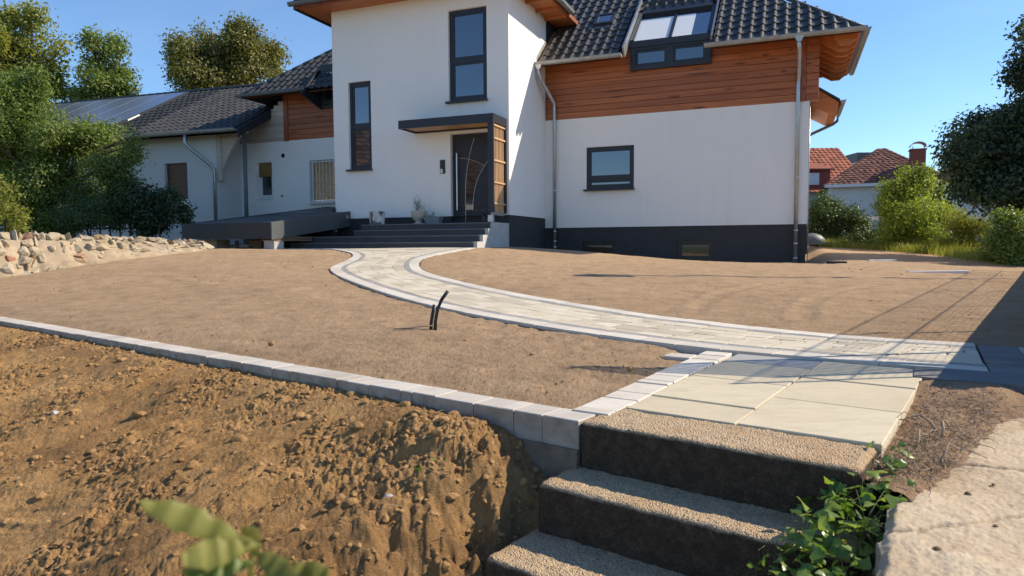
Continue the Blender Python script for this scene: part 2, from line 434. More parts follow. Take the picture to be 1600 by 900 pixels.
def leaf_mat(name, stops, trans=.35, rough=.45, spec=.42, per='island'):
    stops = [(p, tuple(min(.4, 1.35*x) for x in c)) for p, c in stops]
    mt, t, b = nt(name)
    gm = N(t, 'ShaderNodeNewGeometry'); oi = N(t, 'ShaderNodeObjectInfo')
    src = gm.outputs['Random Per Island'] if per == 'island' else oi.outputs['Random']
    v = coords(t); n = noise(t, v, .9, 3, .6)
    mth = N(t, 'ShaderNodeMath', operation='MULTIPLY_ADD'); t.links.new(src, mth.inputs[0]); mth.inputs[1].default_value = .55
    m2 = N(t, 'ShaderNodeMath', operation='MULTIPLY'); t.links.new(n, m2.inputs[0]); m2.inputs[1].default_value = .45
    t.links.new(m2.outputs[0], mth.inputs[2])
    c = ramp(t, mth.outputs[0], stops)
    t.links.new(c, b.inputs['Base Color']); b.inputs['Roughness'].default_value = rough
    b.inputs['Specular IOR Level'].default_value = spec
    tr = N(t, 'ShaderNodeBsdfTranslucent')
    tc = mix(t, 1.0, c, (1.25, 1.35, .6), 'MULTIPLY'); t.links.new(tc, tr.inputs[0])
    ms = N(t, 'ShaderNodeMixShader'); ms.inputs[0].default_value = trans
    t.links.new(b.outputs[0], ms.inputs[1]); t.links.new(tr.outputs[0], ms.inputs[2])
    t.links.new(ms.outputs[0], t.nodes['Material Output'].inputs[0]); return mt
L_mid = leaf_mat('mid green leaves', [(.15, (.065, .098, .023)), (.5, (.125, .168, .04)), (.85, (.22, .25, .075))], .45)
L_yellow = leaf_mat('yellowing leaves', [(.15, (.09, .11, .024)), (.5, (.18, .185, .04)), (.85, (.33, .285, .06))], .48)
L_olive = leaf_mat('olive leaves', [(.15, (.06, .065, .018)), (.5, (.12, .12, .032)), (.85, (.23, .20, .06))], .4)
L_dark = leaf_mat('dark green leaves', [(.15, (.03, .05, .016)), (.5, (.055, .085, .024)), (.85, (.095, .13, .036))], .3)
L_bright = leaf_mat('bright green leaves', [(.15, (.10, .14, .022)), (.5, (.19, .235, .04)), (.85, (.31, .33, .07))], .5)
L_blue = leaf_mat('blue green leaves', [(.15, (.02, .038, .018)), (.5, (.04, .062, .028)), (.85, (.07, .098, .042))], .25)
L_ivy = leaf_mat('ivy leaves', [(.2, (.06, .11, .022)), (.5, (.12, .19, .035)), (.8, (.24, .29, .06))], .38, .35, .5, per='object')
L_near = leaf_mat('chestnut leaf', [(.2, (.085, .10, .03)), (.5, (.17, .17, .045)), (.8, (.32, .25, .05))], .4, .5, .3, per='island')

# ------------------------------------------------------------------ terrain
CTRL = np.array([(.26,2.62,-.67),(-.19,2.96,-.67),(-.77,3.38,-.67),(-1.53,3.95,-.67),(-2.61,4.74,-.67),(-4.21,5.93,-.67),(-6.88,7.91,-.67),
    (1.28,4.16,-.655),(1.22,2.61,-.66),(2.53,3.88,-.655),(-5.05,15.95,-.045),(-.78,14.23,-.05),(-3.01,15.13,-.05),
    (.006,15.51,-.042),(.915,15.144,-.096),(1.586,14.873,-.147),(2.488,14.51,-.249),(3.37,14.155,-.321),(4.05,13.881,-.358),(5.0,13.5,-.38),(5.66,13.23,-.389),
    (10.64,23,-.129),(11.66,21,-.265),(11.64,18.5,-.362),(10.96,16,-.452),(10.38,14,-.543),(-8.15,11.0,-.44),(-7.5,12.2,-.25),(-6.2,13.7,-.055),
    (7.0,11.5,-.5),(4.4,7.8,-.57)])
def _tps(P, Z, lam):
    n = len(P); d = np.linalg.norm(P[:, None]-P[None], axis=2)
    K = np.where(d > 0, d*d*np.log(d+1e-12), 0) + lam*np.eye(n); A = np.hstack([np.ones((n, 1)), P])
    return np.linalg.solve(np.block([[K, A], [A.T, np.zeros((3, 3))]]), np.r_[Z, 0, 0, 0])
_w = _tps(CTRL[:, :2], CTRL[:, 2], .05)
def tz(X, Y):
    X = np.asarray(X, float); Y = np.asarray(Y, float); o = _w[-3] + _w[-2]*X + _w[-1]*Y
    for i, c in enumerate(CTRL):
        d2 = (X-c[0])**2 + (Y-c[1])**2 + 1e-18
        o = o + _w[i]*.5*d2*np.log(d2)
    return o
# house frame
HO = np.array([-.045, 15.8]); HA = R(-21.94)
HU = np.array([math.cos(HA), math.sin(HA)]); HV = np.array([-math.sin(HA), math.cos(HA)])
def hw(u, v): return HO + HU*u + HV*v
# kerb / step frame: e to the right along the kerb, g towards the street
KO = np.array([.25, 2.59]); KE = np.array([.797, -.604]); KG = np.array([-.604, -.797])
def kw(e, g): return KO + KE*e + KG*g
def kfr(X, Y):
    dx = X-KO[0]; dy = Y-KO[1]; return dx*KE[0]+dy*KE[1], dx*KG[0]+dy*KG[1]

PL = np.array([(-5.9,15.75),(-5.09,15.32),(-4.03,14.66),(-3.19,13.22),(-2.8,12.2),(-2.68,11.26),(-2.7,10.52),(-2.64,10.02),(-2.32,9.24),(-1.82,8.3),(-1.16,7.14),(-.53,6.2),(.05,5.46),(.61,4.84),(1.19,4.3),(1.72,3.93),(2.23,3.58),(2.415,3.46)])
PR = np.array([(-.72,14.25),(-.78,14.0),(-1.0,13.3),(-1.21,12.64),(-1.46,11.56),(-1.43,10.64),(-1.21,9.68),(-.78,8.82),(-.22,7.88),(.34,7.04),(.8,6.4),(1.19,5.88),(1.54,5.52),(2.1,4.94),(2.44,4.68),(2.78,4.5),(2.96,4.40)])
def resample(P, n):
    # Catmull-Rom, then even spacing
    Q = np.vstack([2*P[0]-P[1], P, 2*P[-1]-P[-2]]); out = []
    for i in range(1, len(Q)-2):
        for t in np.linspace(0, 1, 24, endpoint=False):
            a, b, c, d = Q[i-1], Q[i], Q[i+1], Q[i+2]
            out.append(.5*((2*b)+(c-a)*t+(2*a-5*b+4*c-d)*t*t+(3*b-a-3*c+d)*t**3))
    out.append(P[-1]); out = np.array(out)
    s = np.r_[0, np.cumsum(np.linalg.norm(np.diff(out, axis=0), axis=1))]
    tt = np.linspace(0, s[-1], n)
    return np.stack([np.interp(tt, s, out[:, k]) for k in (0, 1)], 1)
# pair the two edges: for every left edge point the nearest right edge parameter, kept monotone
_L = resample(PL, 600); _Rr = resample(PR, 1200)
_idx = np.array([np.argmin(np.sum((_Rr-p)**2, 1)) for p in _L]); _idx = np.maximum.accumulate(_idx)
_k = np.ones(41)/41
_n = len(_idx); _t = np.clip((np.arange(_n)-.90*_n)/(.10*_n), 0, 1); _idx = _idx*(1-_t**2)+1199*_t**2; _t = np.clip(1-np.arange(_n)/(.10*_n), 0, 1); _idx = np.maximum.accumulate(_idx*(1-_t))
_idxs = np.convolve(np.pad(_idx.astype(float), 20, mode='edge'), _k, 'valid')
_t = np.clip((np.arange(_n)-.93*_n)/(.07*_n-1), 0, 1); _idxs = _idxs*(1-_t)+1199*_t; _idxs = np.maximum.accumulate(_idxs)
_Rp = np.stack([np.interp(_idxs, np.arange(1200), _Rr[:, k]) for k in (0, 1)], 1)
_mid = (_L+_Rp)/2
_S = np.r_[0, np.cumsum(np.linalg.norm(np.diff(_mid, axis=0), axis=1))]
def path_pt(s, w):
    """s metres along the path, w = 0 left edge .. 1 right edge"""
    l = np.array([np.interp(s, _S, _L[:, k]) for k in (0, 1)]); r = np.array([np.interp(s, _S, _Rp[:, k]) for k in (0, 1)])
    return l + (r-l)*w
def path_w(s):
    return float(np.linalg.norm(path_pt(s, 1)-path_pt(s, 0)))
def inside_path(X, Y):
    poly = np.vstack([_L[::4], _Rp[::-4]]); x0, y0 = poly[:, 0], poly[:, 1]; x1, y1 = np.roll(x0, -1), np.roll(y0, -1)
    ins = np.zeros(X.shape, bool)
    for a, b, c, d in zip(x0, y0, x1, y1):
        if b == d: continue
        cond = ((b > Y) != (d > Y)); xx = (c-a)*(Y-b)/(d-b)+a
        ins ^= cond & (X < xx)
    return ins
def left_dist(X, Y):
    d = np.full(X.shape, 9.9)
    for p in _L[::8]: d = np.minimum(d, np.hypot(X-p[0], Y-p[1]))
    return d

def polar(az0, az1, na, r0, r1, nr):
    az = np.radians(np.linspace(az0, az1, na)); rr = np.exp(np.linspace(math.log(r0), math.log(r1), nr))
    A, Rr = np.meshgrid(az, rr); X = np.sin(A)*Rr; Y = np.cos(A)*Rr
    i = np.arange(nr*na).reshape(nr, na)
    F = np.stack([i[:-1, :-1], i[:-1, 1:], i[1:, 1:], i[1:, :-1]], -1).reshape(-1, 4)
    return X.ravel(), Y.ravel(), F
def compact(V, F):
    u = np.unique(F); mp = np.full(len(V), -1); mp[u] = np.arange(len(u)); return V[u], mp[F]

# far ground, one sheet to the horizon, below everything
X, Y, F = polar(-180, 180, 181, .5, 1500, 60)
Z = -1.72 + 1.12*sstep(9, 22, Y) - .0*X
o = link('ground', np_mesh('ground', np.stack([X, Y, Z], 1), F, True), M_ground); tag(o, kind='structure')

# graded garden soil
X, Y, F = polar(-54, 54, 780, 2.15, 34, 470)
e, g = kfr(X, Y)
Z = tz(X, Y)
u_, v_ = (X-HO[0])*HU[0]+(Y-HO[1])*HU[1], (X-HO[0])*HV[0]+(Y-HO[1])*HV[1]
Z -= .24*sstep(.0, 1.3, v_)*sstep(-.2, .3, u_)*sstep(6.9, 6.2, u_)
near = sstep(12, 3, np.hypot(X, Y))
Z += .015*fbm(X*.9, Y*.9, 3) + .011*fbm(X*4, Y*4, 3) + (.0035+.004*near)*fbm(X*19, Y*19, 3)
Z += .007*near*np.abs(fbm(X*55, Y*55, 2)) + .003*near*fbm(X*130, Y*130, 2)
# wheel ruts left by the loader
_rt = resample(np.array([(1.62, 6.15), (2.0, 7.0), (2.6, 8.0), (3.5, 9.0), (4.7, 9.9), (6.2, 10.6), (8.2, 11.2)]), 80)
for off in (0, 1):
    d = np.full(X.shape, 9.9)
    for p in _rt: d = np.minimum(d, np.hypot(X-p[0]-.75*off, Y-p[1]+.55*off))
    Z += -.012*np.exp(-(d/.075)**2)+.007*np.exp(-((d-.14)/.05)**2)
# a few boot prints
for k_ in range(46):
    a_ = k_*.31; fx, fy = -1.9+k_*.055+(.09 if k_ % 2 else -.09)*.8, 9.2-k_*.11+(.05 if k_ % 2 else 0)
    Z -= .009*np.exp(-(((X-fx)/.055)**2+((Y-fy)/.12)**2)**2)
# rake and roller marks
Z += .005*np.sin((X*.75+Y*.66)*16+2.5*fbm(X*1.2, Y*1.2, 2))*sstep(.0, .35, fbm(X*.6+5, Y*.6, 2))
inp = inside_path(X, Y) | ((X > 1.9) & (np.abs((X-2.235)*.51+(Y-3.575)*.86-.38) < .72) & ((X-2.235)*.86-(Y-3.575)*.51 > -.13) & ((X-2.235)*.86-(Y-3.575)*.51 < 1.6))
Z -= np.where(inp, .10, np.where(v_ < -1.5, .006+.012*sstep(.8, .0, left_dist(X, Y)), .006))
Z -= .016*sstep(-.42, -.22, g)*(e < .1) + .016*(sstep(-.6, -.35, e)*sstep(-2.5, -2.2, g))
slabzone = (e > -.32) & (g > -2.05) & (e < .94)
Z = np.where(slabzone & (e > .0), -.76, Z)
def old_edge(g): return np.interp(g, [-2.0, -1.5, -.7, -.28, .0, .5, 1.5], [1.30, 1.24, 1.15, 1.08, 1.05, 1.09, 1.12])
deb = (e > .94) & (g > -2.4) & (e < 2.6)
Z = np.where(deb & ~inp, -.708+.048*sstep(-1.1, -1.6, g)-.05*sstep(.0, .12, e-old_edge(g))+.02*fbm(X*5, Y*5, 4)+.018*np.abs(fbm(X*22, Y*22, 3)), Z)
V = np.stack([X, Y, Z], 1)
keep = ~((g[F] > -.06).all(1) & (e[F] < 1.0).all(1)) & ~((g[F] > .0).all(1))
V, F = compact(V, F[keep])
lawn = link('garden_soil', np_mesh('garden_soil', V, F, True), M_lawn); tag(lawn, kind='structure')
lawn.data.materials.append(M_debris)
cen = V[F].mean(1); ce, cg = kfr(cen[:, 0], cen[:, 1])
mi = ((ce > .92) & (cg > -1.65) & (ce < 2.6)).astype(np.int32)
lawn.data.polygons.foreach_set('material_index', mi); lawn.data.update()

# crumbs and pebbles lying on the graded soil
def ico(sub):
    bm = bmesh.new(); bmesh.ops.create_icosphere(bm, subdivisions=sub, radius=1)
    v = np.array([p.co[:] for p in bm.verts]); f = np.array([[q.index for q in p.verts] for p in bm.faces]); bm.free(); return v, f
ICO1, ICO2, ICO3 = ico(1), ico(2), ico(3)
def faceted(seed, sub=None, cuts=10, lo=.5, hi=.85):
    r = np.random.default_rng(seed); V = (sub or ICO3)[0].copy()
    for q in range(cuts):
        nn = r.normal(size=3); nn /= np.linalg.norm(nn); V = V-np.outer(np.maximum(V@nn-r.uniform(lo, hi), 0), nn)
    V *= (1+.22*fbm(V[:, 0]*1.6+seed, V[:, 1]*1.6+V[:, 2], 3)+.05*fbm(V[:, 0]*6, V[:, 1]*6+V[:, 2]*5, 2))[:, None]
    return V
def lumps(P, S, base, seed, rough=.35, flat=.75):
    """many deformed pebbles as one vertex / face pair"""
    r = np.random.default_rng(seed); bv, bf = base; n = len(P)
    sc3 = S[:, None]*r.uniform(.65, 1.25, (n, 3)); sc3[:, 2] *= flat
    ang = r.uniform(0, 2*np.pi, n); ca, sa = np.cos(ang), np.sin(ang)
    V = bv[None]*(1+rough*r.uniform(-1, 1, (n, len(bv), 1)))*sc3[:, None, :]
    x = V[..., 0]*ca[:, None]-V[..., 1]*sa[:, None]; y = V[..., 0]*sa[:, None]+V[..., 1]*ca[:, None]
    V = np.stack([x, y, V[..., 2]], -1)+P[:, None, :]
    F = (bf[None]+(np.arange(n)*len(bv))[:, None, None]).reshape(-1, 3)
    return V.reshape(-1, 3), F
n = 8500
az = np.radians(rng.uniform(-40, 40, n)); rr = 2.7*np.exp(rng.random(n)*math.log(14/2.7))
px_, py_ = np.sin(az)*rr, np.cos(az)*rr
ee, gg = kfr(px_, py_)
ok = (gg < -.2) & ~inside_path(px_, py_) & ~((ee > -.35) & (gg > -2.2))
px_, py_ = px_[ok], py_[ok]
S = (.0022+.0062*rng.random(len(px_))**6)*(.6+np.hypot(px_, py_)/9)
P = np.stack([px_, py_, tz(px_, py_)-.012+.2*S], 1)
V, F = lumps(P, S, ICO1, 5)
o = link('soil_crumbs', np_mesh('soil_crumbs', V, F), M_clod); tag(o, 'scattered crumbs of earth on the graded garden soil', 'earth', kind='stuff')
# a few larger stones and clods one can pick out
for (x, y, s, lab) in ((-1.62, 4.62, .022, 'small earth clod lying just behind the pale kerb near its middle'), (.12, 4.1, .017, 'dark pebble on the soil left of the pale slab border'),
                       (.62, 3.62, .02, 'small clod on the soil close to the yellow slabs'), (-.32, 4.62, .013, 'tiny dark stone on soil right of the black conduits')):
    V, F = lumps(np.array([[x, y, float(tz(x, y))]]), np.array([s]), ICO2, int(1000*x) % 97, .2)
    o = empty('earth_clod', (x, y, float(tz(x, y))), 0, lab, 'clod', 'loose clods on the garden soil')
    link('clod', np_mesh('clod', V-np.array([x, y, float(tz(x, y))]), F, True), M_clod, o)

# ------------------------------------------------------------------ excavated bank below the kerb
def bank_z(e, g):
    prof = np.interp(g, [-.2, 0, .12, .3, .6, 1.0, 1.5, 2.2, 3.2, 6], [-.765, -.765, -.77, -.80, -.885, -1.01, -1.18, -1.48, -1.68, -1.70])
    return prof
def bank_full(X, Y):
    e, g = kfr(X, Y)
    Z = bank_z(e, g)
    Z += .012*sstep(-1.6, -6, e)*sstep(1.2, 0, g)           # soil lies higher against the kerb on the left
    Z += .04*sstep(-.35, -1.0, e)*sstep(.55, .0, g)
    slope = sstep(.05, .35, g)
    wob = .25*fbm(e*1.3, g*1.3, 3)
    # gullies raked down the slope by the digger bucket, leaning to the left
    ge = e + .55*g + wob
    Z += slope*sstep(3.2, 2.2, g)*(.042*fbm(ge*6.5, g*1.1+3, 4) + .026*fbm(ge*15, g*2.0, 3))
    Z += slope*.05*fbm(e*1.6+9, g*1.8, 4)
    # a ridge of spoil beside the steps
    d = np.hypot((e+.16)/.30, (g-.12)/.28); Z += .05*np.exp(-d*d*1.3)
    d = np.hypot((e+.55)/.35, (g-.22)/.22); Z += .05*np.exp(-d*d*1.3)
    d = np.hypot((e+.22)/.18, (g-.5)/.3); Z += .045*np.exp(-d*d*1.3)
    # smoothed bucket scrapes
    # soil tumbles against the steps but never over the treads
    st = sstep(-.46, .02, e+.10*fbm(X*6, Y*6, 3)+.02*fbm(X*26, Y*26, 2))
    Z = Z*(1-st) + np.minimum(Z, np.interp(g, [-.1, .02, .26, .5, .8, 1.2, 1.6, 6], [-.95, -.95, -1.1, -1.28, -1.45, -1.6, -1.72, -1.72]))*st
    lump = np.abs(fbm(X*11, Y*11, 4)); patch = sstep(-.1, .35, fbm(X*2.1+3, Y*2.1, 3))
    Z += (.012+.032*patch)*lump + .011*np.abs(fbm(X*28, Y*28, 3))*(.35+patch) + .0025*fbm(X*70, Y*70, 2)
    Z += .012*sstep(.4, .02, g)*np.abs(fbm(X*24, Y*24, 3))
    Z -= (.003+.010*patch)*(1-np.abs(fbm(X*30+3, Y*30, 2)))**6
    near = sstep(-2.2, -.5, e)*slope*sstep(2.0, 1.0, g); Z += near*(.065*fbm((e+.75*g)*5.0+2, g*1.4, 3)+.032*np.abs(fbm((e+.8*g)*11, g*3, 3)))
    return Z
X, Y, F = polar(-52, 30, 900, 1.25, 9.5, 880)
e, g = kfr(X, Y)
Z = bank_full(X, Y)
V = np.stack([X, Y, Z], 1)
keep = (g[F] > -.1).any(1) & (e[F] < .35).any(1)
V, F = compact(V, F[keep])
o = link('earth_bank', np_mesh('earth_bank', V, F, True), M_bank); tag(o, kind='structure')
# street level below
o = MB().quad((-14, -9, -1.70), (9, -9, -1.70), (9, 2.0, -1.70), (-14, 8, -1.70)).build('street', M_street); tag(o, kind='structure')
# tumbled clods on the bank
n = 15000
e_ = -rng.random(n)**1.35*6.5+.0; g_ = .02+rng.random(n)*2.2
w_ = kw(0, 0)[None]+KE[None]*e_[:, None]+KG[None]*g_[:, None]
den = sstep(-.12, .3, fbm(w_[:, 0]*2.1+3, w_[:, 1]*2.1, 3)) + .35*sstep(.3, .05, g_)+.4*sstep(-1.0, -.1, e_)
ok = rng.random(n) < den*.9+.08
w_ = w_[ok]; n = len(w_)
S = .0035+.011*rng.random(n)**3.5
P = np.stack([w_[:, 0], w_[:, 1], bank_full(w_[:, 0], w_[:, 1])+.25*S], 1)
V1, F1 = lumps(P, S, ICO1, 11, .38)
nb = 420
e_ = -rng.random(nb)**1.3*5+.0; g_ = .03+rng.random(nb)*1.6
w_ = kw(0, 0)[None]+KE[None]*e_[:, None]+KG[None]*g_[:, None]; S = .010+.017*rng.random(nb)**2.2
P = np.stack([w_[:, 0], w_[:, 1], bank_full(w_[:, 0], w_[:, 1])+.12*S], 1)
V2, F2 = lumps(P, S, ICO2, 12, .16)
V = np.vstack([V1, V2]); F = np.vstack([F1, F2+len(V1)])
o = link('earth_clods', np_mesh('earth_clods', V, F), M_clod); tag(o, 'tumbled crumbs and clods covering the excavated bank', 'earth', kind='stuff')
big = [(-.62, .42, .032, 'rounded clod standing out high on the bank near the steps'), (-1.05, .62, .03, 'rounded clod half way down the bank below the kerb middle'), (-.93, .30, .028, 'oval clod on the bank just below the kerb'),
       (-1.42, .55, .034, 'largest tan clod sticking out of the bank slope'), (-.45, .30, .026, 'pale clod on the spoil heap near the kerb corner'), (-2.35, .55, .032, 'brown stone lying mid slope on the left bank'),
       (-2.9, .75, .02, 'pale grey pebble on the left part of the bank'), (-.10, .62, .02, 'reddish lump of clay beside the lowest concrete step'), (-1.9, .22, .026, 'tan clod close under the kerb left of the middle'),
       (-.42, .58, .018, 'light grey pebble on the bank beside the small weed')]
for i, (e1, g1, s, lab) in enumerate(big):
    p = kw(e1, g1); z = float(bank_full(np.array([p[0]]), np.array([p[1]]))[0])+.1*s
    o = empty('stone', (p[0], p[1], z), 0, lab, 'stone', 'stones on the bank')
    V = faceted(40+i)*s*np.array([1.25, .9, .75]); F = ICO3[1]
    link('lump', np_mesh('lump', V, F, True), M_conc if 'grey' in lab else M_clod, o)
# dry stalks and roots poking out of the bank
mb = MB()
for i in range(150):
    e1 = -random.random()**1.1*5; g1 = .1+random.random()*1.5
    p = kw(e1, g1); z = float(bank_full(np.array([p[0]]), np.array([p[1]]))[0])
    a = random.uniform(0, 6.28); l = random.uniform(.02, .09)
    q = [Vector((p[0], p[1], z-.003)), Vector((p[0]+l*.5*math.cos(a), p[1]+l*.5*math.sin(a), z+random.uniform(.005, .02))), Vector((p[0]+l*math.cos(a+.3), p[1]+l*math.sin(a+.3), z+random.uniform(-.005, .02)))]
    mb.tube(q, [.0012, .001, .0006], 4)
o = mb.build('dry_stalks', M_root); tag(o, 'thin dry stalks and root ends lying on the bank', 'stalks', kind='stuff')

# ------------------------------------------------------------------ kerb of separate stones
def stone_mesh(quad, zt, zb, ch, org, name):
    """quad: four xy corners (ccw from above); chamfered top"""
    c = sum(np.array(q) for q in quad)/4
    ins = []
    for q in quad:
        d = np.array(q)-c; l = np.linalg.norm(d); ins.append(np.array(q)-d/l*ch*1.4)
    zt_ = zt if hasattr(zt, '__len__') else [zt]*4
    vs = [(q[0]-org[0], q[1]-org[1], zb-org[2]) for q in quad] + [(q[0]-org[0], q[1]-org[1], zt_[i]-ch-org[2]) for i, q in enumerate(quad)] + \
         [(q[0]-org[0], q[1]-org[1], zt_[i]-org[2]) for i, q in enumerate(ins)]
    fs = [(0, 1, 5, 4), (1, 2, 6, 5), (2, 3, 7, 6), (3, 0, 4, 7), (4, 5, 9, 8), (5, 6, 10, 9), (6, 7, 11, 10), (7, 4, 8, 11), (8, 9, 10, 11)]
    return vs, fs
kz = -.67
kerb = empty('garden_kerb', (KO[0], KO[1], kz-.1), 0, 'long kerb of pale concrete stones along the top of the bank', 'kerb')
s = 0.0; pat = [.169, .14, .07, .145, .222, .15, .071, .224, .151, .083, .232, .165, .086]
i = 0
while s < 9.0:
    l = pat[i] if i < len(pat) else [.225, .15, .075][(i*7+i//3) % 3]
    e0, e1 = -s, -(s+l); jg = random.uniform(-.003, .003); jz = random.uniform(-.003, .003)
    gp = .0014
    q = [kw(e1+gp, 0+jg), kw(e0-gp, 0+jg), kw(e0-gp, -.15+jg), kw(e1+gp, -.15+jg)]
    vs, fs = stone_mesh(q, kz+jz*.6, kz-.13, .0035, (KO[0], KO[1], kz-.1), 'kerb_stone')
    MB().add(vs, fs).build('kerb_stone', M_kerb, kerb); s += l; i += 1
# rough concrete haunch under the kerb
mb = MB(); cs = [(-9, .0), (-.0, .0)]
mb.add([(*kw(-9, .012), -.78), (*kw(0.0, .012), -.78), (*kw(.0, .03), -1.0), (*kw(-9, .03), -1.0), (*kw(-9, -.16), -.78), (*kw(.0, -.16), -.78), (*kw(.0, -.16), -1.0), (*kw(-9, -.16), -1.0)],
       [(0, 3, 2, 1), (0, 1, 5, 4), (1, 2, 6, 5), (4, 5, 6, 7), (0, 4, 7, 3)])
o = mb.build('haunch', simple('earthy concrete', (.17, .135, .10), .95, var=.35, scale=14, bmp=.6, bscale=40), kerb); o.location = (-KO[0], -KO[1], -(kz-.1))

# border stones beside the slabs (laid across)
bord = empty('slab_border', (.33, 2.67, kz-.1), 0, 'row of pale border stones between the soil and the yellow slabs', 'border')
b0 = np.array([.235, 2.755]); b1 = np.array([1.215, 4.29]); bd = (b1-b0)/np.linalg.norm(b1-b0); bn = np.array([bd[1], -bd[0]])
Lb = np.linalg.norm(b1-b0); s = -.0
for l in [.075, .225, .15, .225, .075, .15, .225, .15, .225, .15, .15]:
    if s+l > Lb+.05: break
    x = random.uniform(-.004, .004); wd = .165
    ex = -.17 if s > Lb-.50 and s < Lb-.2 else 0
    q = [b0+bd*(s+.002)+bn*x, b0+bd*(s+.002)+bn*(wd+x), b0+bd*(s+l-.002)+bn*(wd+x), b0+bd*(s+l-.002)+bn*x]
    zz = kz+.004+random.uniform(-.003, .003)
    vs, fs = stone_mesh(q, zz, kz-.08, .005, (.33, 2.67, kz-.1), 'border_stone')
    MB().add(vs, fs).build('border_stone', M_border, bord)
    if ex:
        q = [b0+bd*(s+.002)-bn*.17, b0+bd*(s+.002)-bn*.004, b0+bd*(s+l-.002)-bn*.004, b0+bd*(s+l-.002)-bn*.17]
        vs, fs = stone_mesh(q, zz-.002, kz-.08, .005, (.33, 2.67, kz-.1), 'border_stone')
        MB().add(vs, fs).build('border_stone', M_border, bord)
    s += l

# ------------------------------------------------------------------ old block steps
def block_step(e0, e1, g0, g1, zt, zb, seed, label):
    """exposed aggregate block: front at g1, worn rounded edges"""
    r = np.random.default_rng(seed)
    ne, ng, nz = 90, 26, 14
    rad = .022
    # unwrapped section: back-top -> front-top -> front-bottom
    sec = [(g0, zt)] + [(g0+(g1-rad-g0)*k/ng, zt) for k in range(1, ng+1)] + [(g1-rad+rad*math.sin(a), zt-rad+rad*math.cos(a)) for a in np.linspace(.2, math.pi/2, 6)] + [(g1+.004*k/nz, zt-rad-(zt-rad-zb)*k/nz) for k in range(1, nz+1)]
    sec = np.array(sec); es = np.r_[e0, e0+.004, e0+.012, np.linspace(e0+.03, e1-.03, ne), e1-.012, e1-.004, e1]
    E_, Si = np.meshgrid(es, np.arange(len(sec)), indexing='ij')
    G = sec[Si, 0]; Zs = sec[Si, 1]
    # round the two ends
    de = np.minimum(E_-e0, e1-E_); rnd = np.clip(1-de/.02, 0, 1)**2*.016
    Zs = Zs-rnd*(Zs > zt-.03); G = G-rnd
    nx = fbm(E_*14+seed*3, (G-Zs)*14, 4); nf = fbm(E_*70, (G-Zs)*70+seed, 2)
    front = sstep(zt-.012, zt-.03, Zs)
    Zs = Zs+(1-front)*(.006*nx+.0035*nf); G = G+front*(.010*nx+.006*nf)
    Xw = KO[0]+KE[0]*E_+KG[0]*G; Yw = KO[1]+KE[1]*E_+KG[1]*G
    V = np.stack([Xw, Yw, Zs], -1); na, ns = V.shape[:2]; idx = np.arange(na*ns).reshape(na, ns)
    F = np.stack([idx[:-1, :-1], idx[:-1, 1:], idx[1:, 1:], idx[1:, :-1]], -1).reshape(-1, 4)
    V = V.reshape(-1, 3); nv = len(V)
    # ends (fans of quads down to the base line)
    endv = []; endf = []
    for row, flip in ((0, False), (na-1, True)):
        for k in range(ns):
            p = V[idx[row, k]]; endv.append((p[0], p[1], zb))
        b = nv+(0 if row == 0 else ns)
        for k in range(ns-1):
            q = (idx[row, k], b+k, b+k+1, idx[row, k+1]); endf.append(q if not flip else q[::-1])
    V = np.vstack([V, endv]); F = np.vstack([F, endf])
    org = np.array([*kw((e0+e1)/2, (g0+g1)/2), zb])
    root = empty('concrete_step', org, 0, label, 'step', 'old concrete steps')
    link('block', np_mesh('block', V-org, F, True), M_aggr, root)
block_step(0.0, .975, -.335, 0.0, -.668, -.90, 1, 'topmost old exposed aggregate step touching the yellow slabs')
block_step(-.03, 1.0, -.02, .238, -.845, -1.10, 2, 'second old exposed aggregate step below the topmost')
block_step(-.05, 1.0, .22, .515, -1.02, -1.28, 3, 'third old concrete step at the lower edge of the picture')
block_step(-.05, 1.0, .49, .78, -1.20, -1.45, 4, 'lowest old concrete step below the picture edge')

# ------------------------------------------------------------------ yellow slabs
slabs = empty('slab_landing', (.9, 2.9, -.72)); tag(slabs, kind='structure')
A = np.array([.455, 2.775]); B = np.array([1.205, 2.215]); C_ = np.array([2.14, 3.53]); D_ = np.array([1.36, 4.14])
def bil(s, t): return (A*(1-s)+B*s)*(1-t)+(D_*(1-s)+C_*s)*t
rows = {0: [0, .165, .495, .82, 1.0], 1: [0, .33, .66, 1.0]}
for c in (0, 1):
    s0, s1 = (.0, .485) if c == 0 else (.485, 1.0)
    for t0, t1 in zip(rows[c][:-1], rows[c][1:]):
        gp = .0035; q = [bil(s0+gp, t0+gp*.7), bil(s1-gp, t0+gp*.7), bil(s1-gp, t1-gp*.7), bil(s0+gp, t1-gp*.7)]
        zz = -.660+random.uniform(-.002, .002)
        grey = (c == 0 and t0 > .8)
        vs, fs = stone_mesh(q, [zz, zz+.001, zz, zz-.001], zz-.045, .003, (.9, 2.9, -.72), 'slab')
        MB().add(vs, fs).build('slab', M_greyslab if grey else M_slab, slabs)
# sand bed showing in the joints
MB().quad(*[(*bil(a, b), -.672) for a, b in ((.01, .01), (.99, .01), (.99, .99), (.01, .99))]).build('joint_sand', M_jsand, slabs, loc=(-.9, -2.9, .72))

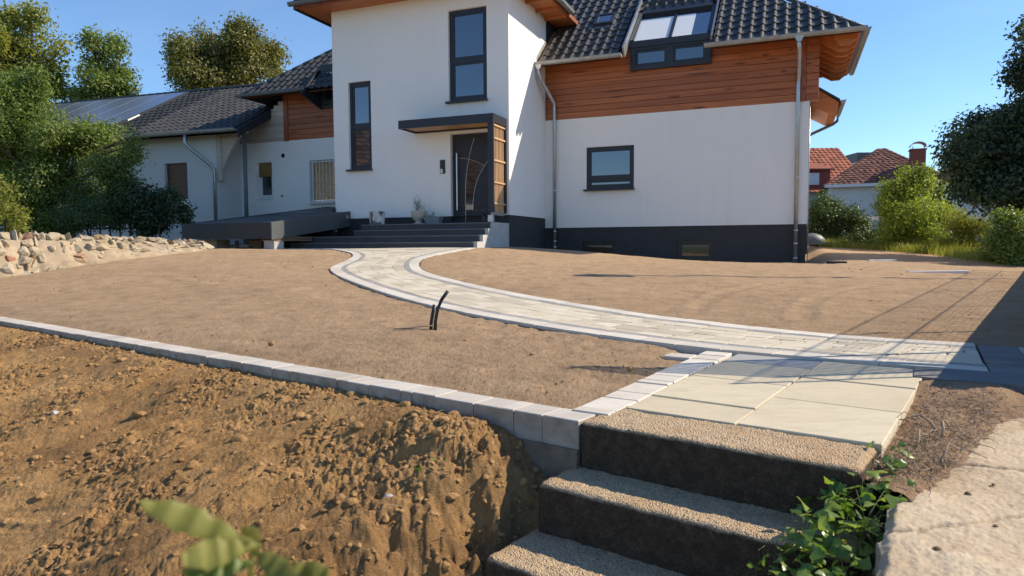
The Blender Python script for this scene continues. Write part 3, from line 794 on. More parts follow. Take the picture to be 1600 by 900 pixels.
# ------------------------------------------------------------------ curved paver path
path = empty('garden_path', (-.5, 8, -.6)); tag(path, kind='structure')
PO = (-.5, 8, -.6)
pieces = []           # (distance, verts, faces, material, name)
def add_piece(s0, s1, w0, w1, mat, name, gap=.0022, dz=0.0, cross=None):
    ds = cross or gap; wd = max(path_w((s0+s1)/2), .2); dw = gap*.45/wd
    q = [path_pt(s0+ds, w0+dw), path_pt(s0+ds, w1-dw), path_pt(s1-ds, w1-dw), path_pt(s1-ds, w0+dw)]
    q = q[::-1]
    zt = [float(tz(p[0], p[1]))+.004+dz for p in q]
    j = random.uniform(-.0015, .0015); zt = [z+j for z in zt]
    vs, fs = stone_mesh(q, zt, min(zt)-.07, .0025, PO, name)
    c = sum(q)/4
    pieces.append((math.hypot(*c), vs, fs, mat, name))
LEN = float(_S[-1])
s = 0
while s < LEN-.05:       # outer borders
    l = .30; s1 = LEN if LEN-s-l < .09 else s+l; wd = path_w((s+s1)/2); b = .155/wd
    add_piece(s, s1, 0, b, M_border, 'border_stone', dz=.001); add_piece(s+.0, s1, 1-b, 1, M_border, 'border_stone', dz=.001); s = s1
s = 0
while s < LEN-.05:       # thin grey rows
    l = .24; s1 = LEN if LEN-s-l < .09 else s+l; wd = path_w((s+s1)/2); b = .155/wd; g2 = .075/wd
    add_piece(s, s1, b, b+g2, M_greyrow, 'row_stone'); add_piece(s, s1, 1-b-g2, 1-b, M_greyrow, 'row_stone'); s = s1
courses = [0, .17, .43, .62, .80, 1.0]
for c in range(5):
    s = -.13*c
    while s < LEN-.05:
        l = random.choice([.16, .24, .32, .24, .20]); l = LEN-s if LEN-s-l < .09 else l; s0 = max(s, 0); s1 = min(s+l, LEN)
        if s1-s0 > .05:
            wd = path_w((s0+s1)/2); b = .23/wd
            dark = 0
            add_piece(s0, s1, b+(1-2*b)*courses[c], b+(1-2*b)*courses[c+1], M_paver, 'paver', cross=.007)
        s += l
pieces.sort(key=lambda p: p[0])
single = pieces[:300]; rest = pieces[300:]
for d, vs, fs, mat, name in single: MB().add(vs, fs).build(name, mat, path)
byk = {}
for d, vs, fs, mat, name in rest: byk.setdefault((name, mat.name), [mat, MB()])[1].add(vs, fs)
for (name, _), (mat, mb) in byk.items():
    o = mb.build('far_'+name+'s', mat, path); o['kind'] = 'stuff'
# joint sand under the whole path
pl = [path_pt(s, .01) for s in np.linspace(0, LEN, 90)]; pr = [path_pt(s, .99) for s in np.linspace(0, LEN, 90)]
mb = MB(); vs = [(p[0]-PO[0], p[1]-PO[1], float(tz(*p))-.02-PO[2]) for p in pl+pr]
mb.add(vs, [(i, i+1, 91+i, 90+i) for i in range(89)]); mb.build('joint_sand', M_jsand, path)
# haunch: dark concrete edge visible along the low side of the path
mb = MB(); prev = None
for k, s in enumerate(np.linspace(.0, LEN-2.2, 160)):
    p = path_pt(s, 0); q = path_pt(s, 1); d = (p-q)/np.linalg.norm(p-q); o_ = p+d*(.012+.012*math.sin(k*1.7)+.008*math.sin(k*.61)); z = float(tz(*p))
    cur = [(p[0]+d[0]*-.02-PO[0], p[1]-d[1]*.02-PO[1], z-.012-PO[2]), (o_[0]-PO[0], o_[1]-PO[1], z-.022-PO[2]), (o_[0]+d[0]*.02-PO[0], o_[1]+d[1]*.02-PO[1], z-.12-PO[2])]
    if prev: mb.quad(prev[0], prev[1], cur[1], cur[0]); mb.quad(prev[1], prev[2], cur[2], cur[1])
    prev = cur
mb.build('haunch', M_debris, path)

# paving towards the gate on the right, in larger grey slabs
gp_ = empty('gate_paving', (3.0, 3.6, -.75)); tag(gp_, kind='structure')
e1 = np.array([.86, -.51]); e2 = np.array([.51, .86]); base = np.array([2.42, 3.457])
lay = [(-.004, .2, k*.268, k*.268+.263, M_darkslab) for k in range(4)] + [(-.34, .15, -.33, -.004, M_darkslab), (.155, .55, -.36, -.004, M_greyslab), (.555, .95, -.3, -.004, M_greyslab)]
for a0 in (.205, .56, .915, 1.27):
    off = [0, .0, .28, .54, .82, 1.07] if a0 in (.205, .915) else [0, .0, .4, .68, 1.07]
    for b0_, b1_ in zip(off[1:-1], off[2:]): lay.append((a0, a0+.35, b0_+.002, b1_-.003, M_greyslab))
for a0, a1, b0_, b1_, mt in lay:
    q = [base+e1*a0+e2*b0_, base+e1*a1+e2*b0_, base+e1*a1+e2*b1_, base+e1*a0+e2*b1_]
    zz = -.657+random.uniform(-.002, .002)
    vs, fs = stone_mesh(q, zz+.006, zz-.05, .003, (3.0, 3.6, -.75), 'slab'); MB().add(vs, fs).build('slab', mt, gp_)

# ------------------------------------------------------------------ the house (local x = along the front, y = back, z = up; eye level 0)
house = empty('white_house', (HO[0], HO[1], 0), HA, 'large white rendered house with black tiled hipped roof, tower front and red wood upper storey', 'house')
VM = 2.523                               # main front wall
def hpart(mb, name, mat, parent=None, **k): return mb.build(name, mat, parent or house, **k)

def holes_wall(mb, a0, a1, z0, z1, holes, fn, depth):
    """flat wall in (a, z) with rectangular holes and reveals; fn(a, z, d) -> xyz"""
    As = sorted({a0, a1, *[h[0] for h in holes], *[h[1] for h in holes]}); Zs = sorted({z0, z1, *[h[2] for h in holes], *[h[3] for h in holes]})
    for i in range(len(As)-1):
        for j in range(len(Zs)-1):
            ca, cz = (As[i]+As[i+1])/2, (Zs[j]+Zs[j+1])/2
            if any(h[0] < ca < h[1] and h[2] < cz < h[3] for h in holes): continue
            mb.quad(fn(As[i], Zs[j], 0), fn(As[i+1], Zs[j], 0), fn(As[i+1], Zs[j+1], 0), fn(As[i], Zs[j+1], 0))
    for h in holes:
        p, q, r, s_ = h
        mb.quad(fn(p, r, 0), fn(p, r, depth), fn(p, s_, depth), fn(p, s_, 0))
        mb.quad(fn(q, r, depth), fn(q, r, 0), fn(q, s_, 0), fn(q, s_, depth))
        mb.quad(fn(p, s_, 0), fn(p, s_, depth), fn(q, s_, depth), fn(q, s_, 0))
        mb.quad(fn(p, r, depth), fn(p, r, 0), fn(q, r, 0), fn(q, r, depth))

def window(u0, u1, z0, z1, v, fr=.07, mull=None, sill=True, fmat=None, parent=None, inner=True, gmat=None, sash=.045):
    """frame set back at v, panes behind; mull: heights of cross bars"""
    fmat = fmat or M_anthr; parent = parent or house
    mb = MB(); y0, y1 = v, v+.06
    mb.box(u0, u0+fr, y0, y1, z0, z1).box(u1-fr, u1, y0, y1, z0, z1).box(u0+fr, u1-fr, y0, y1, z0, z0+fr).box(u0+fr, u1-fr, y0, y1, z1-fr, z1)
    zs = [z0+fr] + sorted(mull or []) + [z1-fr]
    for mz in (mull or []): mb.box(u0+fr, u1-fr, y0-.002, y1, mz-fr*.6, mz+fr*.6)
    w = mb.build('window', fmat, parent)
    for k in range(len(zs)-1):
        a = zs[k]+(fr*.6 if k else 0); b = zs[k+1]-(fr*.6 if k < len(zs)-2 else 0)
        ms = MB(); s_ = sash; i0, i1 = u0+fr, u1-fr
        if inner:
            ms.box(i0, i0+s_, y0+.012, y1, a, b).box(i1-s_, i1, y0+.012, y1, a, b).box(i0+s_, i1-s_, y0+.012, y1, a, a+s_).box(i0+s_, i1-s_, y0+.012, y1, b-s_, b)
            ms.build('sash', fmat, w)
        else: s_ = 0
        MB().box(i0+s_, i1-s_, y0+.03, y0+.045, a+s_, b-s_).build('pane', gmat or M_glass, w)
    if sill:
        MB().box(u0-.05, u1+.02, v-.17, v-.002, z0-.045, z0-.004).build('sill', fmat, w)
    return w

# --- walls
mb = MB(); F_ = lambda a, z, d: (a, VM+d, z)
holesM = [(1.09, 2.31, 1.40, 2.46), (-9.525, -8.915, 1.49, 2.60), (-7.483, -6.60, 1.32, 2.57)]
holes_wall(mb, -10.5, 6.29, .44, 3.21, holesM, F_, .16)
mb.quad((6.29, VM, .44), (6.29, 10, .44), (6.29, 10, 3.21), (6.29, VM, 3.21))
mb.quad((6.29, 10, .44), (-10.5, 10, .44), (-10.5, 10, 3.21), (6.29, 10, 3.21))
hpart(mb, 'wall', M_white)
mb = MB(); holes_wall(mb, -10.4, 6.26, -1.2, .44, [(.97, 1.84, -.45, .075), (3.37, 4.235, -.40, .085)], lambda a, z, d: (a, VM+.028+d, z), .14)
mb.quad((6.26, VM+.028, -1.2), (6.26, 10, -1.2), (6.26, 10, .44), (6.26, VM+.028, .44))
mb.quad((-10.4, VM+.028, .438), (6.26, VM+.028, .438), (6.26, VM+.3, .438), (-10.4, VM+.3, .438))
hpart(mb, 'plinth', M_plinth)
MB().box(-7.35, -4.75, VM-.03, VM+.02, .5, 1.14).box(-8.9, -7.35, VM-.03, VM+.02, .5, 1.0).build('plinth_flashing', M_anthr, house)
MB().box(-3, 6.29, VM+.10, VM+.18, -.50, -.445).box(2.4, 6.3, VM-.05, VM+.1, -.56, -.462).build('foundation_edge', M_conc, house)
# tower
mb = MB(); Ft = lambda a, z, d: (a, d, z)
holesT = [(-1.51, -.535, 3.34, 5.42), (-4.30, -3.645, 1.90, 4.04), (-1.49, -.33, .50, 2.60)]
holes_wall(mb, -4.75, 0, .69, 5.9, [(h[0], h[1], max(h[2], .69), h[3]) for h in holesT], Ft, .17)
mb.quad((0, 0, .69), (0, 2.56, .69), (0, 2.56, 5.9), (0, 0, 5.9)); mb.quad((-4.75, 6, .69), (-4.75, 0, .69), (-4.75, 0, 5.9), (-4.75, 6, 5.9))
hpart(mb, 'tower_wall', M_white)
MB().box(-.02, .006, 2.562, 6, 3.3, 5.9).build('slate_cheek', M_slate, house)
mb = MB(); mb.box(-4.73, -1.49, .02, .3, -1.2, .69).box(-.33, -.02, .02, 2.6, -1.2, .69); mb.box(-1.49, -.33, .3, .5, -1.2, .69)
hpart(mb, 'tower_plinth', M_plinth)
# --- windows
window(1.09, 2.31, 1.40, 2.46, VM+.045, .075, [1.66])
window(-1.51, -.535, 3.34, 5.42, .07, .08, [4.27])
window(-4.30, -3.645, 1.90, 4.04, .07, .075, [2.95])
window(.97, 1.84, -.45, .075, VM+.10, .06, sill=False, gmat=M_glassdark, fmat=M_black); window(3.37, 4.235, -.40, .085, VM+.08, .07, sill=False, gmat=M_glassdark, fmat=M_black)
# small white window with half lowered ochre shutter
w = window(-9.5, -8.93, 1.50, 2.30, VM+.10, .055, None, False, M_whiteplastic, sash=.05)
MB().box(-9.525, -8.915, VM-.03, VM+.1, 1.455, 1.488).build('sill', M_whiteplastic, w)
for k in range(12):
    z = 2.59-k*.036; MB().box(-9.46, -8.92, VM+.05, VM+.064, z-.033, z).build('shutter_slat', M_ochre, w)
# grated window with closed shutter
w = MB().box(-7.47, -7.40, VM+.06, VM+.12, 1.33, 2.56).box(-7.40, -6.61, VM+.06, VM+.12, 1.33, 1.38).build('window', M_whiteplastic, house)
for k in range(30):
    z = 2.56-k*.0392; MB().box(-7.39, -6.61, VM+.07, VM+.085, z-.036, z).build('shutter_slat', M_ochre, w)
g_ = MB().box(-7.49, -6.59, VM-.045, VM-.03, 2.50, 2.53).build('window_grille', M_whiteplastic, house)
MB().box(-7.49, -6.59, VM-.045, VM-.03, 1.33, 1.36).build('rail', M_whiteplastic, g_)
for k in range(8):
    u = -7.46+k*.123; MB().tube([(u, VM-.055, 1.31), (u, VM-.055, 2.555)], .011, 6).build('bar', M_whiteplastic, g_)
MB().box(-7.5, -6.58, VM-.12, VM+.0, 1.27, 1.30).build('sill', M_whiteplastic, w)
# vent holes
for (u, z, r) in ((-8.47, 2.77, .065), (-8.55, 1.55, .035)):
    MB().tube([(u, VM-.012, z), (u, VM+.02, z)], r, 14).build('vent', M_dark, house, smooth=False)

# --- wood cladding, plank by plank
clad = MB().box(-8.3, 6.2, VM+.02, VM+.06, 3.215, 4.9).build('cladding_back', M_dark, house)
ph = .152
plank = MB().add(*(lambda v, f: (v, f))([(0,0,.004),(1,0,.004),(1,.03,0),(0,.03,0),(0,-.007,.009),(1,-.007,.009),(0,-.007,ph-.006),(1,-.007,ph-.006),(0,0,ph-.003),(1,0,ph-.003),(0,.03,ph),(1,.03,ph)],
   [(0,1,5,4),(4,5,7,6),(6,7,9,8),(8,9,11,10),(0,3,2,1),(0,4,6,8,10,3),(1,2,11,9,7,5)])).mesh('plank')
k = 0; z = 3.212
while z < 4.85:
    segs = [(-8.22, -4.77), (.03, 6.02)] if k % 2 else [(-8.22, -4.77), (.03, 3.4), (3.403, 6.02)]
    if k % 3 == 1: segs = [(-8.22, -4.77), (.03, 4.75), (4.753, 6.02)]
    for a, b in segs: link('plank', plank, M_wood, house, (a, VM-.018, z), None, (b-a, 1, 1))
    z += ph; k += 1
# corner posts and projecting log ends
for (u0, u1) in ((6.025, 6.20), (-8.39, -8.225)):
    MB().box(u0, u1, VM-.05, VM+.1, 3.20, 4.86).build('corner_post', M_woodz, house, bevel=.006)
z = 3.205; k = 0
while z < 4.8:
    MB().box(6.205, 6.47, VM-.034, VM+.12, z+.003, z+ph-.003).build('log_end', M_wood, house, bevel=.006); z += ph; k += 1
MB().box(6.20, 6.30, VM+.12, 10, 3.21, 4.80).build('side_cladding', M_wood, house)
# pale gable boards left of the wood
z = 3.213
while z < 4.4:
    MB().box(min(-8.5, -10.3+(z+.105-3.30)*1.55), -8.40, VM-.02, VM+.03, z, z+.105).build('gable_board', M_paleboard, house); z += .108

# --- main roof
TA = .84; AL = math.atan(TA); EV = 1.82; EZ = 4.47; EUR, EUL = 7.27, -9.40
def rz(v): return EZ+(v-EV)*TA
VR = 7.2
roof = MB()
apR = (EUR-(VR-EV), VR, rz(VR)); apL = (EUL+(VR-EV), VR, rz(VR))
roof.quad((EUL, EV, EZ-.03), (2.18, EV, EZ-.03), (2.18, VR, rz(VR)-.03), (apL[0], VR, rz(VR)-.03))
roof.quad((2.18, 3.7, rz(3.7)-.03), (4.17, 3.7, rz(3.7)-.03), (4.17, VR, rz(VR)-.03), (2.18, VR, rz(VR)-.03))
roof.quad((4.17, EV, EZ-.03), (EUR, EV, EZ-.03), (apR[0], VR, apR[2]-.03), (4.17, VR, rz(VR)-.03)) if apR[0] < 4.17 else None
if apR[0] < 4.17:
    roof.v = roof.v[:-4]; roof.f = roof.f[:-1]
    t = EUR-4.17
    roof.quad((4.17, EV, EZ-.03), (EUR, EV, EZ-.03), (4.17, EV+t, rz(EV+t)-.03))
    roof.v[4+2] = (apR[0], VR, rz(VR)-.03)   # middle strip tapers to the apex
    roof.v[4+1] = (4.17, 3.7, rz(3.7)-.03)
    roof.quad((4.17, 3.7, rz(3.7)-.03), (4.17, EV+t, rz(EV+t)-.03), (apR[0], VR, rz(VR)-.03))
ve = 5.87
roof.quad((EUR, EV, EZ-.03), (EUR, ve, EZ-.03), (EUR-(ve-EV), ve, rz(ve)-.03))            # right hip face
roof.quad((EUR, ve, EZ-.03), (EUR-(ve-EV), ve, rz(ve)-.03), (EUR-(ve-EV), ve, EZ-.03))
roof.quad((EUL, 9, EZ-.03), (EUL, EV, EZ-.03), (apL[0], VR, rz(VR)-.03), (apL[0], 9, rz(VR)-.03))
roof.quad((apL[0], VR, rz(VR)-.03), (apR[0], VR, rz(VR)-.03), (apR[0], 12, EZ), (apL[0], 12, EZ))
roofo = hpart(roof, 'roof', M_underlay)

def tile_mesh(w, l, name, mat):
    xs = [0, .08, .17, .27, .36, .46, .75, 1.0]; hs = [.004, .028, .044, .044, .028, .004, 0, .004]
    vs = []; fs = []; n = len(xs)
    for (y, dz) in ((0, .026), (l*1.06, .0)):
        for x, h in zip(xs, hs): vs.append((x*w, y, h+dz))
    for x, h in zip(xs, hs): vs.append((x*w, .004, h-.002))
    for i in range(n-1): fs.append((i, i+1, n+i+1, n+i)); fs.append((2*n+i, 2*n+i+1, i+1, i))
    me = MB().add(vs, fs).mesh(name); me.polygons.foreach_set('use_smooth', [True]*len(me.polygons))
    me.materials.append(mat); 
    try: me.set_sharp_from_angle(angle=R(50))
    except Exception: pass
    return me
TW, TL = .243, .345
tile = tile_mesh(TW, TL, 'tile', M_tile)
def slope_tiles(parent, u0, ncol, nrow, ok, v0, z0, al, limit_rows, tw=TW, tl=TL, me=tile):
    """tiles on a front slope; the visible rows are separate tiles, the rest are joined"""
    cnt = 0; far = MB(); tv = [tuple(p.co) for p in me.vertices]; tf = [tuple(p.vertices) for p in me.polygons]
    ca, sa = math.cos(al), math.sin(al)
    for r in range(nrow):
        y = r*tl
        for c in range(ncol):
            u = u0+c*tw; uc = u+tw/2; vc = v0+(y+tl/2)*ca
            if not ok(uc, vc): continue
            if limit_rows(uc, r):
                link('tile', me, None, parent, (u, v0+y*ca-.02*sa, z0+y*sa+.0), (al+random.uniform(-.006, .006), random.uniform(-.006, .006), 0)); cnt += 1
            else:
                far.add([(u+p[0], v0+(y+p[1])*ca-p[2]*sa-.02*sa, z0+(y+p[1])*sa+p[2]*ca) for p in tv], tf)
    if far.v:
        o = far.build('upper_tiles', M_tile, parent, smooth=True); o['kind'] = 'stuff'
    return cnt
def okm(u, v):
    if u > EUR-(v-EV)-.06 or u < EUL+(v-EV)+.06: return False
    if 2.16 < u < 4.2 and v < 3.75: return False
    if -5.0 < u < .12+max(0, .0): return False
    if -7.0 < u < -4.7 and v > 2.45 : return v > 3.4
    if v > VR-.1: return False
    return True
nt_ = slope_tiles(roofo, EUL+.03, int((EUR-EUL)/TW), 19, okm, EV-.04, EZ-.0, AL, lambda u, r: (u > 0 and r < (11 if u < 2.3 else 7)) or (u < -5 and r < 8))
# hip and ridge tiles
def ridge_run(p, q, parent, r=.085, l=.36, mat=None):
    p = Vector(p); q = Vector(q); d = q-p; n = max(1, int(d.length/l)); d.normalize()
    prof = []
    for k in range(9):
        a = math.pi*k/8; prof.append((math.cos(a)*r, math.sin(a)*r*.9))
    mb = MB(); vs = []; 
    for (y, s_) in ((0, 1.12), (l*1.08, .95)):
        for (x, z) in prof: vs.append((x*s_, y, z*s_-.01))
    for (x, z) in prof: vs.append((x*.95, .004, z*.9-.02))
    fs = [(i, i+1, 10+i, 9+i) for i in range(8)]+[(18+i, 18+i+1, i+1, i) for i in range(8)]
    me = mb.add(vs, fs).mesh('ridge_tile', True)
    me.materials.append(mat or M_tile)
    yaw = math.atan2(-d.x, d.y); pit = math.asin(d.z)
    for k in range(n):
        o = link('ridge_tile', me, None, parent, p+d*(k*l)); o.rotation_euler = (Matrix.Rotation(yaw, 3, 'Z') @ Matrix.Rotation(pit, 3, 'X')).to_euler()
ridge_run((EUR, EV, EZ+.01), (EUR-3.2, EV+3.2, rz(EV+3.2)+.02), roofo)
ridge_run((EUL, EV, EZ+.01), (EUL+4.4, EV+4.4, rz(EV+4.4)+.02), roofo)

# soffit, rafters and gutters
mb = MB()
for a_, b_ in ((EUL, 2.17), (4.18, EUR)):
    hb, vb = (.3, VM+.3) 
    mb.quad((a_, EV+.02, EZ-.06), (b_, EV+.02, EZ-.06), (min(b_, EUR-.9), VM+.2, rz(VM+.2)-.10), (max(a_, EUL+.9), VM+.2, rz(VM+.2)-.10))
hpart(mb, 'front_soffit', M_soffit)
mb = MB().quad((EUR-.02, EV, EZ-.05), (EUR-.02, ve, EZ-.05), (6.2, ve, EZ+.40), (6.2, EV+1.15, EZ+.40)); hpart(mb, 'side_soffit', M_soffit)
for k in range(8):
    v = EV+.28+k*.5
    if v > ve-.05: break
    ua = max(6.28, EUR-(v-EV)-.25); za = (7.18-ua)*.40
    mb = MB().prism([(ua, v, EZ-.02+za), (ua, v, EZ-.22+min(za, .36)), (6.86, v, EZ-.21), (7.05, v, EZ-.21), (7.18, v, EZ-.11), (7.18, v, EZ-.02)], (0, .09, 0)); mb.build('rafter', M_soffit, house)
mb = MB().box(6.25, EUR-.02, ve-.03, ve, EZ-.06, EZ+.4); hpart(mb, 'side_fascia', M_anthr)
def gutter(p, q, r=.072, mat=None, name='gutter', parent=None, joints=1.0):
    p = Vector(p); q = Vector(q); d = (q-p).normalized(); side = Vector((d.y, -d.x, 0)); mb = MB()
    prof = [(math.cos(a)*r, math.sin(a)*r) for a in np.linspace(math.pi, 2*math.pi, 9)]
    outer = prof; inner = [(x*.9, y*.9+.002) for x, y in prof[::-1]]
    loop = outer+[(r*1.12, .012), (r*1.05, .02)]+inner
    n = len(loop); vs = []
    for pt in (p, q):
        for x, z in loop: vs.append(tuple(pt+side*x+Vector((0, 0, z))))
    fs = [(i, (i+1) % n, n+(i+1) % n, n+i) for i in range(n)]
    mb.add(vs, fs)
    for pt in (p, q): mb.quad(*[tuple(pt+side*x+Vector((0, 0, z))) for x, z in outer])
    o = mb.build(name, mat or M_zincold, parent or house)
    L_ = (q-p).length; k = .4
    while k < L_:
        c = p+d*k; m2 = MB(); vs = []
        for t in (-.012, .012):
            for x, z in prof: vs.append(tuple(c+d*t+side*x*1.04+Vector((0, 0, z*1.04))))
        m2.add(vs, [(i, i+1, 10+i, 9+i) for i in range(8)]); m2.build('gutter_bracket', mat or M_zincold, o); k += joints
    return o
GV = EV-.09; GZ = EZ+.01
gutter((-.10, GV, GZ), (2.17, GV, GZ+.0)); gutter((4.06, GV, GZ), (EUR+.08, GV, GZ)); gutter((EUL-.05, GV, GZ+.02), (-7.0, GV, GZ+.02), mat=M_greypipe)
gutter((EUR+.085, GV, GZ), (EUR+.085, ve+.05, GZ))
def pipe(name, pts, r, mat, clamps=(), parent=None):
    o = MB().tube(pts, r, 12).build(name, mat, parent or house, smooth=True)
    for c in clamps: MB().tube([(c[0], c[1], c[2]-.012), (c[0], c[1], c[2]+.012)], r*1.25, 12).build('clamp', mat, o)
    return o
p1 = pipe('downpipe', [(6.04, GV, GZ-.05), (6.04, GV, GZ-.22), (6.045, GV+.03, GZ-.32), (6.045, VM-.09, GZ-.75), (6.045, VM-.085, GZ-.9), (6.045, VM-.085, -.5)], .045, M_zinc, [(6.045, VM-.085, z) for z in (3.1, 1.5, .30, -.0, -.33)])
MB().add([(5.94, GV-.06, GZ-.02), (6.14, GV-.06, GZ-.02), (6.14, GV+.06, GZ-.02), (5.94, GV+.06, GZ-.02), (5.995, GV-.045, GZ-.15), (6.085, GV-.045, GZ-.15), (6.085, GV+.045, GZ-.15), (5.995, GV+.045, GZ-.15)],
         [(0, 1, 5, 4), (1, 2, 6, 5), (2, 3, 7, 6), (3, 0, 4, 7)]).build('outlet', M_zinc, p1)
p2 = pipe('downpipe', [(.10, GV, GZ-.05), (.10, GV, GZ-.24), (.13, GV+.03, GZ-.36), (.265, VM-.10, GZ-.86), (.268, VM-.085, GZ-1.0), (.268, VM-.085, -.2)], .045, M_zinc, [(.268, VM-.085, z) for z in (3.0, 1.4, .35, .1, -.05)])
MB().add([(.0, GV-.06, GZ-.02), (.2, GV-.06, GZ-.02), (.2, GV+.06, GZ-.02), (.0, GV+.06, GZ-.02), (.055, GV-.045, GZ-.15), (.145, GV-.045, GZ-.15), (.145, GV+.045, GZ-.15), (.055, GV+.045, GZ-.15)],
         [(0, 1, 5, 4), (1, 2, 6, 5), (2, 3, 7, 6), (3, 0, 4, 7)]).build('outlet', M_zinc, p2)
# thin lightning conductor with standoffs at the right corner
pipe('conductor', [(6.30, VM-.03, 3.2), (6.30, VM-.03, -.45)], .008, M_zinc, [(6.30, VM-.03, z) for z in (2.2, 1.2, .3, -.1, -.45)])
# valley flashing beside the tower
MB().quad((.0, EV+.02, EZ+.03), (.16, EV+.02, EZ+.03), (.16, 3.2, rz(3.2)+.03), (.0, 3.2, rz(3.2)+.03)).build('valley_flashing', simple('copper brown flashing', (.38, .24, .16), .6), house)
MB().quad((.004, EV+.02, EZ+.02), (.004, EV+.02, EZ+.2), (.004, 3.4, rz(3.4)+.2), (.004, 3.4, rz(3.4)+.02)).build('wall_flashing', M_zincold, house)

# --- roof glazing with its fascia windows
du0, du1, dv = 2.235, 4.14, 2.36
fas = MB().box(du0, du1, dv, dv+.12, 4.23, 4.33).box(du0, du1, dv, dv+.12, 4.70, 4.76).box(du0, du0+.13, dv, dv+.12, 4.33, 4.70).box(du1-.13, du1, dv, dv+.12, 4.33, 4.70).box(3.11, 3.27, dv, dv+.12, 4.33, 4.70).box(du0-.02, du1+.02, dv-.035, dv+.14, 4.76, 4.91).build('dormer_fascia', M_anthr, house)
for a, b in ((du0+.13, 3.11), (3.27, du1-.13)):
    w_ = MB().box(a, a+.05, dv+.03, dv+.1, 4.33, 4.70).box(b-.05, b, dv+.03, dv+.1, 4.33, 4.70).box(a+.05, b-.05, dv+.03, dv+.1, 4.33, 4.38).box(a+.05, b-.05, dv+.03, dv+.1, 4.65, 4.70).build('window', M_anthr, fas)
    MB().box(a+.05, b-.05, dv+.06, dv+.07, 4.38, 4.65).build('pane', M_glass, fas)
def sl(u, t, h):    # point on the glazing: t up the slope from the fascia, h proud of the roof
    ca, sa = math.cos(AL), math.sin(AL); return (u, dv+.02+t*ca-h*sa, 4.90+t*sa+h*ca)
def slab_on(mb, u0, u1, t0, t1, h0, h1):
    P = [sl(u0, t0, h0), sl(u1, t0, h0), sl(u1, t1, h0), sl(u0, t1, h0), sl(u0, t0, h1), sl(u1, t0, h1), sl(u1, t1, h1), sl(u0, t1, h1)]
    mb.add(P, [(0,3,2,1),(4,5,6,7),(0,1,5,4),(1,2,6,5),(2,3,7,6),(3,0,4,7)]); return mb
gf = slab_on(slab_on(slab_on(slab_on(MB(), du0, du0+.09, 0, 1.75, -.05, .06), du1-.09, du1, 0, 1.75, -.05, .06), du0+.09, du1-.09, 1.42, 1.75, -.05, .10), 3.15, 3.23, 0, 1.42, -.05, .04).build('glazing_frame', M_anthr, house)
for a, b, fr in ((du0+.09, 3.15, 1.0), (3.23, du1-.09, .55)):
    slab_on(MB(), a, a+(b-a)*fr, .03, 1.22, .016, .019).build('blind', M_blind, gf)
    slab_on(MB(), a, b, 0, 1.42, .0, .012).build('pane', M_glassroof, gf)
slab_on(MB(), du0-.07, du0-.03, -.62, 2.2, -.06, .20).build('side_flashing', M_zinc, gf)
slab_on(MB(), du1+.02, du1+.06, -.35, 2.2, -.06, .12).build('side_flashing', M_zinc, gf)
# small skylight
t0 = (3.42-EV)/math.cos(AL)
def rs(u, t, h): 
    ca, sa = math.cos(AL), math.sin(AL); return (u, EV+t*ca-h*sa, EZ+t*sa+h*ca)
def rslab(mb, u0, u1, a0, a1, h0, h1):
    P = [rs(u0, a0, h0), rs(u1, a0, h0), rs(u1, a1, h0), rs(u0, a1, h0), rs(u0, a0, h1), rs(u1, a0, h1), rs(u1, a1, h1), rs(u0, a1, h1)]
    return mb.add(P, [(0,3,2,1),(4,5,6,7),(0,1,5,4),(1,2,6,5),(2,3,7,6),(3,0,4,7)])
SKA, SKB = 1.72, 2.32
sk = rslab(rslab(rslab(rslab(MB(), 1.12, 1.19, SKA, SKB, 0, .13), 1.55, 1.62, SKA, SKB, 0, .13), 1.19, 1.55, SKA, SKA+.09, 0, .13), 1.19, 1.55, SKB-.07, SKB, 0, .13).build('skylight', M_anthr, house)
rslab(MB(), 1.19, 1.55, SKA+.09, SKB-.07, .10, .11).build('pane', M_glassroof, sk)
rslab(MB(), 1.0, 1.74, SKA-.16, SKA, .055, .068).build('lead_apron', M_greypipe, sk)
# left dormer beside the tower
MB().box(-6.95, -4.76, 2.40, 2.5, 4.05, 5.3).build('left_dormer_front', M_anthr, house)
window(-6.85, -4.9, 4.15, 5.2, 2.36, .08, None, False)
MB().prism([(-7.0, 1.55, 4.32), (-7.0, 2.5, 4.02), (-7.0, 3.6, rz(3.6)+.05), (-7.0, 2.2, 5.02)], (.05, 0, 0)).build('left_dormer_cheek', M_slate, house)
MB().add([(-7.03, 1.9, 4.72), (-4.76, 1.9, 4.72), (-4.76, 4.2, rz(4.2)+.12), (-7.03, 4.2, rz(4.2)+.12), (-7.03, 1.9, 4.66), (-4.76, 1.9, 4.66), (-4.76, 4.2, rz(4.2)+.02), (-7.03, 4.2, rz(4.2)+.02)], [(0, 1, 2, 3), (4, 7, 6, 5), (0, 4, 5, 1), (0, 3, 7, 4)]).build('left_dormer_roof', M_zincold, house) if False else None

